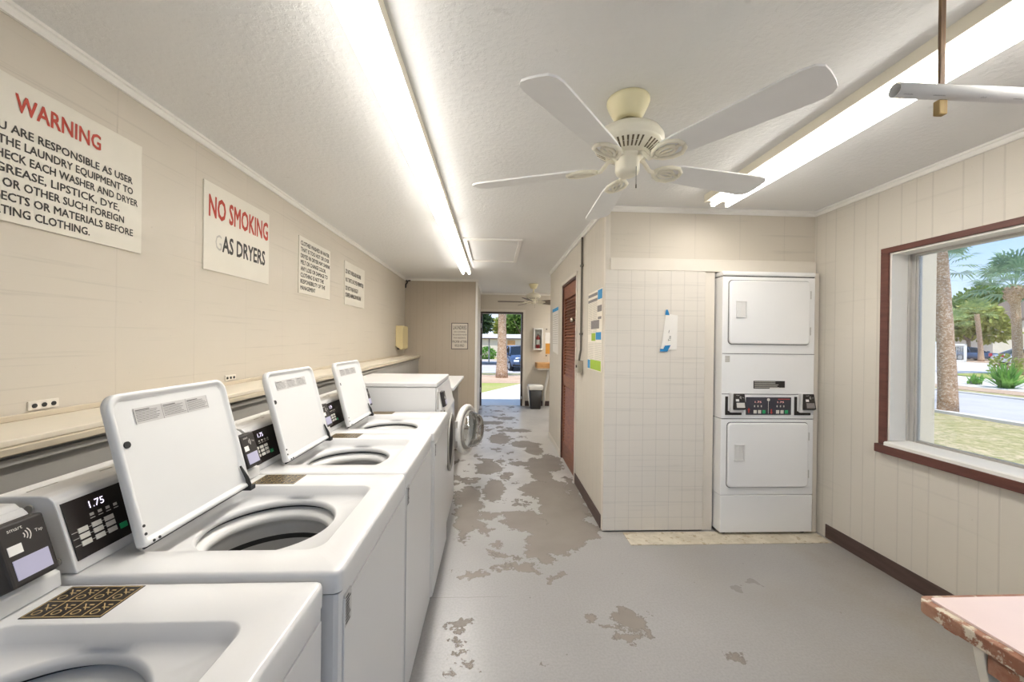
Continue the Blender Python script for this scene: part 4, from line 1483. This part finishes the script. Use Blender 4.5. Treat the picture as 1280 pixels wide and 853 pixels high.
MB().box((-.012, -.03, .285), (.012, .02, .305), .003).box((-.008, -.045, .310), (.008, .02, .322), .002).tube([(.02, 0, .29), (.045, -.01, .26), (.050, -.012, .14), (.046, -.012, .10)], .006, 8).build('valve_and_hose', M_black, t)
t = thing('notice_strip', 'white and amber card strip on far wall at the corridor corner', 'notice', (1.17, YF - .0005, 1.40))
MB().box((-.05, -.008, -.02), (.08, 0, .22), .001).build('white_card', M_paper, t)
MB().box((-.035, -.010, -.25), (.08, 0, -.02), .001).build('amber_card', M_hazel, t)
b = MB()
for z in (.29, -.29):
    b.cyl((-.02, 0, z), (-.02, -.012, z), .014, seg=10)
b.build('fixing', M_dark, t)
t = thing('wall_shelf', 'oak-fronted wall shelf on white strut above the bin', 'shelf', (1.21, YF - .0005, .80))
MB().box((-.30, -.36, .055), (.30, -.001, .165), .004).build('shelf_front', M_oak, t)
MB().box((-.28, -.34, .02), (.30, -.001, .055), .004).build('shelf_lip', M_cream, t)
MB().tube([(-.03, -.20, .02), (-.05, -.19, -.15), (-.10, -.12, -.45), (-.11, -.012, -.79)], .028, 12).build('strut', M_trimw, t)
t = thing('trash_bin', 'black bin with white rim standing under shelf at far wall', 'trash bin', (.885, 8.24, 0))
b = MB()
def rr2(hw, hd, z, r=.03):
    pts = []
    for cx, cy, s0 in ((hw - r, hd - r, 0), (-hw + r, hd - r, 90), (-hw + r, -hd + r, 180), (hw - r, -hd + r, 270)):
        for k in range(5):
            a = R(s0 + 22.5 * k)
            pts.append(V((cx + r * math.cos(a), cy + r * math.sin(a), z)))
    return pts
b.loft([rr2(.105, .09, 0), rr2(.112, .096, .02), rr2(.135, .118, .43)], True, True)
b.build('bin_body', M_bag, t)
b = MB()
b.loft([rr2(.137, .120, .40), rr2(.150, .132, .415), rr2(.158, .140, .475), rr2(.150, .132, .50), rr2(.12, .10, .505)], True, True)
b.build('bin_rim', M_trimw, t)
MB().tube([(-.13, -.11, .47), (-.168, -.12, .49), (-.160, -.125, .30), (-.130, -.118, .06)], [.03, .022, .014, .006], 8).build('bin_liner', M_paper, t)

# ------------------------------------------------------------------ hanging pipe clothes rail
t = thing('hanging_clothes_rail', 'white plastic pipe clothes rail hung on brown strip near ceiling light', 'clothes rail', (1.30, 1.08, 2.18))
def tubering(x, r):
    return [V((x, r * math.cos(2 * math.pi * k / 24), r * math.sin(2 * math.pi * k / 24))) for k in range(24)]
b = MB()
xa, xb = -.150, 1.19
b.mat(M_pvc)
b.loft([tubering(xa, .0165), tubering(xa, .0200), tubering(xb, .0200), tubering(xb, .0165), tubering(xa, .0165)], True, False)
b.mat(M_inkg)
pipe_mesh = b
b = MB()
b.box((-.0085, .004, .0195), (.0085, .012, CE - 2.181), .002)
b.build('hanger_strip', M_stick, t)
b = MB()
b.box((-.014, .000, -.062), (.0125, .018, -.0195), .003)
b.build('hanger_block', M_stick2, t)
b = pipe_mesh
for (x, n_) in ((-.135, 7), (-.045, 9), (.10, 4), (.20, 7), (.30, 6), (.45, 8)):
    for i in range(n_):
        xx = x + i * .0042
        a0 = -2.15
        pts = []
        for a in (a0 - .02 - .06 * (i % 2), a0 + .08):
            for dx in (0, .0018):
                pts.append(V((xx + dx, .0203 * math.cos(a), .0203 * math.sin(a))))
        b.add([pts[0], pts[1], pts[3], pts[2]], [(0, 1, 2, 3)])
b.build('pipe', None, t)

# ------------------------------------------------------------------ folding table bottom right
t = thing('wall_table', 'pink-topped laminate table with peeling brown edge, standing under the window', 'table', (1.70, .35, 0))
ox, oy = -1.70, -.35
def tab_outline(i):
    pts = [(XR - .003 + ox, 1.035 - i + oy)]
    cx, cy, r = 1.180 + .030 + ox, 1.035 - .030 + oy, .030
    for k in range(6):
        a = R(90 + 18 * k)
        pts.append((cx + (r - i) * math.cos(a), cy + (r - i) * math.sin(a)))
    pts += [(1.180 + i + ox, -.60 + oy), (XR - .003 + ox, -.60 + oy)]
    return pts
b = MB()
b.prism(tab_outline(.020), .744, .750, 'z')
b.build('tabletop', M_lam, t)
b = MB()
b.prism(tab_outline(.0), .708, .7435, 'z', .003)
b.build('board_edge', M_worn, t)
MB().box((1.205 + ox, .955 + oy, .690), (1.30 + ox, .985 + oy, .7075), .002).build('loose_flake', M_rust, t)
b = MB()
b.box((1.196 + ox, -.60 + oy, .655), (1.216 + ox, .885 + oy, .7075), .002)
b.build('apron', M_worn, t)
b = MB()
b.prism([(1.188 + ox, .7075), (1.198 + ox, .66), (1.235 + ox, .52), (1.30 + ox, .36), (1.42 + ox, .18), (XR - .003 + ox, .0), (XR - .003 + ox, .7075)], .888 + oy, .910 + oy, 'y', .002)
b.build('support_panel', M_strut, t)
b = MB()
b.prism([(1.188 + ox, .7075), (1.198 + ox, .66), (1.235 + ox, .52), (1.30 + ox, .36), (1.42 + ox, .18), (XR - .003 + ox, .0), (XR - .003 + ox, .7075)], -.50 + oy, -.478 + oy, 'y', .002)
b.build('support_panel', M_strut, t)

# ================================================================== outside
def gz(x, y):
    def ss(a, b_, q):
        q = max(0, min(1, (q - a) / (b_ - a)))
        return q * q * (3 - 2 * q)
    return -.1 - .5 * ss(18.5, 20, y) * (1 - ss(7, 10, x))
xs = [-40, -20, -10, -5, -2, 0, 2, 4, 6, 7, 7.75, 8.5, 9.25, 10, 14, 20, 30, 50, 80, 130]
ys = [-40, -20, -5, 0, 5, 10, 14, 17, 18.5, 18.9, 19.3, 19.6, 20, 22, 26, 32, 40, 60, 90, 130]
b = MB()
b.add([(x, y, gz(x, y) - .02) for y in ys for x in xs], [(j * 20 + i, j * 20 + i + 1, j * 20 + 21 + i, j * 20 + 20 + i) for j in range(19) for i in range(19)], True)
struct('lawn', b, M_grass)
def flat(name, pts, z, m_, thick=.03):
    struct(name, MB().prism(pts, z - thick, z, 'z'), m_)
flat('sidewalk', [(-1.6, YF + .17), (2.4, YF + .17), (2.4, 16.0), (.9, 13.2), (-.33, 10.9), (-1.6, 9.2)], -.035, M_conc, .10)
flat('bounce_slab_ground', [(-6, -12), (8, -12), (8, YB - .17), (-6, YB - .17)], -.04, M_conc, .08)  # unseen pale slab added to bounce sunlight up to the ceiling
flat('entry_grass', [(-6, 10.5), (-.5, 10.6), (2.9, 16.3), (2.9, 14.2), (6, 14.2), (6, 13.2), (2.9, 13.2)][:3] + [(-6, 14.0)], -.108, M_grass2, .01)
flat('mulch_ground', [(-6, 14.0), (5, 14.0), (5, 17.2), (-6, 17.2)], -.100, M_mulch, .015)
flat('parking_road', [(-14, 20.2), (6.8, 20.2), (6.8, 37.6), (-14, 37.6)], -.59, M_road, .03)
flat('kerb', [(-14, 37.6), (6.8, 37.6), (6.8, 38.0), (-14, 38.0)], -.45, M_conc, .2)
flat('road', [(10.5, -30), (15.1, -30), (15.1, 60), (10.5, 60)], -.095, M_road, .03)
flat('kerb_near', [(10.28, -30), (10.5, -30), (10.5, 60), (10.28, 60)], -.06, M_conc, .08)
flat('kerb_far', [(15.1, -30), (15.3, -30), (15.3, 60), (15.1, 60)], -.05, M_conc, .08)
flat('roadside_ground', [(16.6, -30), (17.9, -30), (17.9, 60), (16.6, 60)], -.105, M_mulch, .012)
flat('parking_ground', [(17.9, -30), (62, -30), (62, 62), (17.9, 62)], -.095, M_lot, .03)
flat('lawn_island_ground', [(24.0, 19.5), (22.3, 15.2), (25, 8), (40, 18), (38, 23)], -.04, M_grass2, .06)
flat('verge_ground', [(44, 30), (60, 30), (60, 60), (44, 60)], -.06, M_mulch, .05)
struct('wall_exterior', MB().box((XR + .172, 2.398, -.12), (2.855, 2.80, 3.0), .004), M_stucco)

class Fast:
    """leaf meshes"""
    def __init__(s):
        s.v, s.f = [], []
    def blade(s, p, d, u, ln, wd):
        b = len(s.v)
        s.v += [p - u * wd * .4, p + u * wd * .4, p + d * ln * .55 + u * wd, p + d * ln, p + d * ln * .55 - u * wd]
        s.f.append([b, b + 1, b + 2, b + 3, b + 4])
    def blob(s, c, rad, n, size, seed=0):
        rnd = random.Random(seed)
        c = V(c)
        for _ in range(n):
            d = V((rnd.gauss(0, 1), rnd.gauss(0, 1), rnd.gauss(0, 1))).normalized()
            k = rnd.uniform(.55, 1.0)
            p = c + V((d.x * rad[0] * k, d.y * rad[1] * k, d.z * rad[2] * k))
            e_ = (d + V((rnd.uniform(-.9, .9), rnd.uniform(-.9, .9), rnd.uniform(-.9, .6)))).normalized()
            u = e_.orthogonal().normalized()
            u = Matrix.Rotation(rnd.uniform(0, 6.28), 3, e_) @ u
            s.blade(p, e_, u, size * rnd.uniform(.7, 1.4), size * .33)
    def fan_leaf(s, o, d, ln, rad, rnd, nb=15):
        """palmate leaf: stalk then a fan of blades that droop at the tips"""
        d = d.normalized()
        side = d.cross(V((0, 0, 1)))
        side = side.normalized() if side.length > .01 else V((1, 0, 0))
        nrm = side.cross(d).normalized()
        tip = o + d * ln
        s.blade(o, d, side, ln, .02)
        for k in range(nb):
            a = R(-95 + 190 * k / (nb - 1))
            e_ = (d * math.cos(a) + side * math.sin(a) + nrm * .12).normalized()
            l_ = rad * (1 - .25 * abs(a) / 1.6) * rnd.uniform(.85, 1.1)
            u = e_.cross(nrm).normalized()
            b = len(s.v)
            w_ = rad * .042
            mid = tip + e_ * l_ * .6
            end = tip + e_ * l_ + V((0, 0, -l_ * .28))
            s.v += [tip, mid - u * w_, end + u * rnd.uniform(-.05, .05), mid + u * w_]
            s.f.append([b, b + 1, b + 2, b + 3])
    def crown(s, o, n, ln, rad, seed, lo=-35, hi=80):
        rnd = random.Random(seed)
        for i in range(n):
            az = 2.399963 * i + rnd.uniform(-.2, .2)
            el = R(lo + (hi - lo) * (i / (n - 1)) ** .9 + rnd.uniform(-8, 8))
            d = V((math.cos(az) * math.cos(el), math.sin(az) * math.cos(el), math.sin(el)))
            s.fan_leaf(V(o), d, ln * rnd.uniform(.8, 1.15), rad * rnd.uniform(.85, 1.1), rnd)
    def build(s, name, m_, parent):
        me = bpy.data.meshes.new(name)
        me.from_pydata([tuple(p) for p in s.v], [], s.f)
        me.materials.append(m_)
        o = bpy.data.objects.new(name, me)
        COL.objects.link(o)
        o.parent = parent
        return o

def palm(label, loc, h, r0, r1, lean, crown=(26, 1.0, .95), seed=1, leafm=None, boot=0.0):
    t = thing('palm_tree', label, 'palm tree', loc, 0, 'palm trees outside')
    b = MB()
    n = 22
    pts, rs = [], []
    rnd = random.Random(seed)
    for i in range(n + 1):
        k = i / n
        pts.append(V((lean[0] * k ** 1.5, lean[1] * k ** 1.5, h * k)))
        rs.append((r0 + (r1 - r0) * min(1, k * 3) ** .6 if r1 < r0 else r0) * (1 + rnd.uniform(-.035, .035)))
    pts[0].z = -.05
    b.tube(pts, rs, 18)
    b.build('trunk', M_bark, t)
    tp = pts[-1]
    if boot:
        b = MB()
        b.lathe([(r1 * .9, -boot * .9), (r1 * 1.7, -boot * .45), (r1 * 1.9, 0), (r1 * 1.3, boot * .4), (0, boot * .5)], tp, seg=16)
        for i in range(26):
            a = 2.4 * i
            z = -boot * .6 + boot * .9 * (i / 26)
            q = tp + V((math.cos(a) * r1 * 1.5, math.sin(a) * r1 * 1.5, z))
            b.cyl(q, q + V((math.cos(a) * r1 * .7, math.sin(a) * r1 * .7, r1 * .8)), r1 * .35, r1 * .15, 6)
        b.build('leaf_boots', M_bark, t)
    f_ = Fast()
    f_.crown(tp + V((0, 0, .15)), crown[0], crown[1], crown[2], seed, -18)
    f_.build('fronds', leafm or M_palm, t)
    return t
palm('thick speckled palm trunk on lawn just outside the window', (10.58, 8.62, -.1), 6.2, .185, .145, (-.62, .0), (28, 1.1, 1.0), 3)
palm('tall fan palm with full drooping crown outside the window', (27.35, 19.15, -.06), 4.4, .25, .18, (-.15, .1), (34, 1.2, 1.2), 5, M_palm2, .75)
palm('palm trunk on mulch bed framed in the far doorway', (.33, 16.05, -.1), 6.5, .27, .165, (-.05, 0), (26, 1.1, 1.0), 8)
palm('slim fan palm behind the thick trunk, few fronds showing', (12.3, 10.1, -.1), 3.55, .10, .08, (.0, .1), (16, .45, .50), 11, M_palm2)
palm('slender palm before the tree line, beside the pale building', (47.4, 35.9, -.06), 4.6, .24, .18, (-.4, .1), (26, .9, .9), 13)
palm('short palm with forked look in the tree line behind parked car', (43.6, 35.6, -.06), 3.6, .22, .17, (.5, .1), (24, .9, .9), 17)

def tree(label, loc, h, blobs, m_, seed, n=420, size=.55, trunk=.22, name='tree'):
    t = thing(name, label, 'tree', loc, 0, 'trees in the distance')
    b = MB()
    b.tube([(0, 0, -.1), (.1, 0, h * .3), (-.05, .05, h * .55), (0, 0, h * .8)], [trunk, trunk * .8, trunk * .6, trunk * .3], 8)
    for k in range(3):
        a = 2.1 * k + seed
        b.tube([(0, 0, h * .35), (math.cos(a) * h * .12, math.sin(a) * h * .12, h * .5), (math.cos(a) * h * .24, math.sin(a) * h * .24, h * .68)], [trunk * .6, trunk * .45, trunk * .2], 6)
    b.build('trunk', M_trunk, t)
    f_ = Fast()
    for i, (c, r_) in enumerate(blobs):
        f_.blob(c, r_, n, size, seed * 17 + i)
    f_.build('foliage', m_, t)
    return t
def bl(h, w_, seed, k=6):
    rnd = random.Random(seed)
    out_ = []
    for i in range(k):
        out_.append(((rnd.uniform(-w_, w_) * .6, rnd.uniform(-w_, w_) * .6, h * rnd.uniform(.5, .85)), (w_ * rnd.uniform(.5, .7), w_ * rnd.uniform(.5, .7), h * rnd.uniform(.16, .24))))
    return out_
tree('broad green tree behind the white gate outside the window', (55.0, 56.0, -.1), 9.6, bl(8.8, 3.6, 1, 8), M_oakleaf, 1)
tree('rounded green tree behind the slender palm outside', (71.5, 59.5, -.1), 10.2, bl(9.6, 3.8, 2, 8), M_oakleaf, 2)
tree('pale yellow-green tree behind the short palm outside', (52.8, 41.2, -.1), 6.0, bl(6.0, 2.6, 3, 7), M_yleaf, 3)
tree('dark tree against sky above the pale building roof', (93.0, 72.0, -.1), 13.0, bl(13.0, 4.5, 4, 8), M_oakleaf, 4, 420, .8)
tree('dark green tree behind the high end of the pale building', (112.0, 74.0, -.1), 12.5, bl(12.5, 4.5, 5, 8), M_dleaf, 5, 420, .8)
tree('shadowy low tree beneath the broad green tree', (66.0, 64.5, -.1), 6.5, [((0, 0, 2.4), (5, 2.5, 2.2)), ((-2.5, 1, 3.2), (3.5, 2.5, 2.6))], M_dleaf, 6, 700)
tree('compact dark tree showing above carport roof beside the doorway palm trunk', (-2.4, 56, -.6), 7.6, bl(7.6, 2.2, 7, 8), M_dleaf, 7, 420, .45)
tree('mid green tree rising above the carport roof over the SUV', (4.2, 58, -.6), 7.4, bl(7.4, 3.0, 8, 8), M_oakleaf, 8, 420, .45)
tree('sunlit yellow-green tree low above the carport roof', (2.2, 66, -.6), 6.4, bl(6.4, 2.6, 9, 8), M_yleaf, 9, 380, .45)
tree('dark tall tree top beside the door frame above the carport roof', (-5.5, 68, -.6), 10.0, bl(10.0, 3.0, 10, 8), M_dleaf, 10, 420, .5)

def bush(label, loc, r_, n, size, m_, seed, cat='shrub', name='shrub'):
    t = thing(name, label, cat, loc)
    f_ = Fast()
    f_.blob((0, 0, r_[2] * .8), r_, n, size, seed)
    f_.build('foliage', m_, t)
    b = MB()
    for k in range(5):
        a = k * 1.257 + seed
        b.tube([(0, 0, -.05), (math.cos(a) * r_[0] * .3, math.sin(a) * r_[1] * .3, r_[2] * .6), (math.cos(a) * r_[0] * .55, math.sin(a) * r_[1] * .55, r_[2] * 1.2)], [.03, .02, .01], 6)
    b.build('stems', M_trunk, t)
    return t
bush('clipped green hedge in front of carport seen through doorway', (-.75, 39.1, -.6), (.95, .5, .75), 1500, .14, M_hedge, 3, 'hedge', 'hedge')
bush('loose pale shrub at foot of the full-crowned palm', (26.3, 18.9, -.06), (.55, .55, .60), 260, .17, M_yleaf, 4)
# strappy plants at the roadside
def strappy(label, loc, n, ln, m_, seed):
    t = thing('spiky_plant', label, 'plant', loc)
    f_ = Fast()
    rnd = random.Random(seed)
    for i in range(n):
        az, el = rnd.uniform(0, 6.28), R(rnd.uniform(20, 85))
        d = V((math.cos(az) * math.cos(el), math.sin(az) * math.cos(el), math.sin(el)))
        u = d.cross(V((0, 0, 1))).normalized()
        f_.blade(V((rnd.uniform(-.15, .15), rnd.uniform(-.15, .15), 0)), d, u, ln * rnd.uniform(.7, 1.15), .035)
    f_.build('leaves', m_, t)
    MB().lathe([(.12, -.03), (.10, .10), (.03, .16), (0, .17)], seg=10).build('crown_base', M_trunk, t)
strappy('spiky green clump by the road near full-crowned palm', (18.75, 13.45, -.10), 110, .95, M_hedge, 2)
strappy('small spiky plant beside the larger roadside clump', (19.2, 14.75, -.10), 40, .45, M_hedge, 3)

# white fence, buildings, carport
t = thing('vehicle_gate', 'white framed gate across the lot behind the thick palm trunk', 'gate', (41.2, 34.2, -.08))
b = MB()
rv = V((.999, -.045, 0)).normalized()
def gp_(u, z):
    return V((0, 0, z)) + V((.96, -.28, 0)).normalized() * u
for (u0, u1, z0, z1) in ((-1.6, 1.9, 1.52, 1.68), (-1.6, 1.9, .05, .2), (-1.6, -1.45, .0, 1.68), (1.72, 1.9, .0, 1.68), (.55, .67, .2, 1.52), (-.5, -.38, .2, 1.52)):
    p0, p1 = gp_(u0, z0), gp_(u1, z1)
    q = V((.28, .96, 0)) * .05
    b.add([p0 - q, V((p1.x, p1.y, p0.z)) - q, p1 - q, V((p0.x, p0.y, p1.z)) - q, p0 + q, V((p1.x, p1.y, p0.z)) + q, p1 + q, V((p0.x, p0.y, p1.z)) + q],
          [(0, 1, 2, 3), (7, 6, 5, 4), (0, 4, 5, 1), (1, 5, 6, 2), (2, 6, 7, 3), (3, 7, 4, 0)])
b.build('gate_frame', M_trimw, t)
b = MB()
for i in range(30):
    p0 = gp_(-1.4 + i * .107, .2)
    b.cyl(p0, p0 + V((0, 0, 1.32)), .014, seg=6)
b.build('bars', M_trimw, t)

t = thing('pale_building', 'pale building with sloping brown roof edge behind full-crowned palm', 'building', (64.5, 46.6, -.1))
b = MB()
d1_ = V((.998, -.05, 0))
d2_ = V((.05, .998, 0))
def bp_(u, v_, z):
    return d1_ * u + d2_ * v_ + V((0, 0, z))
Q = [(-3.05, 0), (14, 0), (14, 7.4), (5.5, 7.4), (-3.05, 3.1)]
b.loft([[bp_(u, -1.4, z) for u, z in Q], [bp_(u, 4, z) for u, z in Q]], False, True)
b.build('walls', M_stucco, t)
b = MB()
Q2 = [(-3.5, 2.90), (5.5, 7.40), (5.5, 7.75), (-3.5, 3.25)]
b.loft([[bp_(u, -1.8, z) for u, z in Q2], [bp_(u, 4.3, z) for u, z in Q2]], False, True)
b.build('roof', M_roof, t)

t = thing('carport', 'long flat-roofed carport crossing behind the dark blue SUV', 'carport', (1, 33, -.6))
b = MB()
b.box((-12, -2.2, 2.18), (9, 2.5, 2.50), .02)
b.build('carport_roof', M_trimw, t)
b = MB()
b.box((-12, -2.0, 2.12), (9, 2.4, 2.18))
b.build('soffit', M_roof, t)
for x in (-5.5, -1.44, 2.9, 7):
    MB().cyl((x, 1.6, 0), (x, 1.6, 2.12), .06, seg=10).build('post', M_trimw, t)
t = thing('low_building', 'long beige low building wall behind the carport', 'building', (0, 46, -.6))
MB().box((-14, -.5, 0), (7.5, 6, 2.15), .02).build('walls', M_stucco, t)
MB().box((-14.3, -.8, 2.15), (7.8, 6.3, 2.38), .02).build('roof', M_roof, t)
b = MB()
b.box((1.55, -.56, 0), (2.45, -.5, 2.0)).box((-4.2, -.56, .8), (-3.0, -.5, 1.8))
b.build('window_panel', M_oak, t)

def car(label, loc, rz, paint, h=1.0, suv=True):
    t = thing('car', label, 'car', loc, rz, 'parked cars outside')
    # side outline along y (front at -y), built as lofted cross sections
    if suv:
        st_ = [(-2.25, .45, .80, .60, .72), (-2.15, .32, .95, .70, .86), (-1.2, .26, 1.02, .72, .92), (-.95, .26, 1.05, .74, .92), (1.9, .26, 1.06, .72, .92), (2.2, .32, 1.02, .66, .88), (2.28, .45, .85, .6, .80)]
        gh = [(-1.10, 1.04, .74), (-.35, 1.58, .60), (.4, 1.65, .60), (1.65, 1.60, .60), (2.12, 1.05, .70)]
    else:
        st_ = [(-2.2, .42, .66, .58, .70), (-2.1, .28, .78, .68, .84), (-1.1, .22, .86, .72, .89), (-.8, .22, .90, .74, .89), (1.3, .22, .92, .72, .89), (2.1, .3, .86, .66, .85), (2.2, .42, .72, .6, .76)]
        gh = [(-.95, .88, .74), (-.15, 1.36, .56), (.5, 1.40, .56), (1.1, 1.34, .56), (1.75, .90, .68)]
    b = MB()
    rings = []
    for (y, z0, z1, wt, wm) in st_:
        rings.append([V((-wm * .94, y, z0)), V((-wm, y, z0 + .2)), V((-wm, y, z1 - .15)), V((-wt, y, z1)), V((0, y, z1 + .03)), V((wt, y, z1)), V((wm, y, z1 - .15)), V((wm, y, z0 + .2)), V((wm * .94, y, z0))])
    b.loft(rings, True, True)
    b.build('body', paint, t)
    b = MB()
    rings = []
    base_z = gh[0][1] - .03
    for (y, z, w_) in gh:
        wb = .80 if not suv else .84
        rings.append([V((-wb, y, base_z)), V((-(wb + w_) / 2, y, (base_z + z) / 2)), V((-w_, y, z - .02)), V((0, y, z)), V((w_, y, z - .02)), V(((wb + w_) / 2, y, (base_z + z) / 2)), V((wb, y, base_z))])
    b.loft(rings, False, True)
    b.build('windows', M_carwin, t)
    b = MB()
    gm = gh[1:4]
    b.loft([[V((-w_ - .015, y, z - .05)), V((-w_ + .02, y, z + .01)), V((0, y, z + .035)), V((w_ - .02, y, z + .01)), V((w_ + .015, y, z - .05))] for (y, z, w_) in gm], True, False, False)
    for s in (-1, 1):
        for i, j in ((0, 1), (3, 4)):
            (y0, z0, w0), (y1, z1, w1_) = gh[i], gh[j]
            wb = .80 if not suv else .84
            a = V((s * (wb if z0 < 1.1 and i == 0 else w0), y0, z0))
            c = V((s * (wb if j == 4 else w1_), y1, z1))
            b.tube([a, c], .035, 6)
        b.tube([V((s * .80, .45, base_z)), V((s * (gh[2][2] + .01), .5, gh[2][1] - .03))], .035, 6)
    b.build('roof_and_pillars', paint, t)
    for s in (-1, 1):
        for y in (-1.4, 1.4):
            b = MB()
            b.mat(M_tyre)
            b.cyl((s * .68, y, .33), (s * .93, y, .33), .33, seg=24)
            b.mat(M_hub)
            b.cyl((s * .90, y, .33), (s * .945, y, .33), .20, seg=16)
            b.build('wheel', None, t)
        b = MB()
        b.box((s * .90, -.95, gh[0][1] - .02), (s * 1.10, -.83, gh[0][1] + .14), .03)
        b.build('mirror', paint, t)
        MB().box((s * .45, -2.26, .62), (s * .80, -2.05, .76), .03).build('headlight', M_lamp, t)
        MB().box((s * .60, 2.15, .70), (s * .82, 2.29, .95), .03).build('tail_light', M_ext, t)
    MB().box((-.42, -2.275, .52), (.42, -2.18, .66), .02).build('grille', M_dark, t)
    MB().box((-.88, -2.27, .34), (.88, -2.16, .46), .02).build('bumper', M_tyre, t)
    return t
car('dark blue SUV parked under carport, half hidden by door frame', (1.68, 27.4, -.59), R(10), M_carblue)
car('dark car parked beyond the lot beside the white gate', (49.3, 38.4, -.09), R(75), M_carblue, suv=False)
car('silver car parked by the pale building, seen through the window', (41.6, 28.0, -.09), R(60), M_carsil, suv=False)
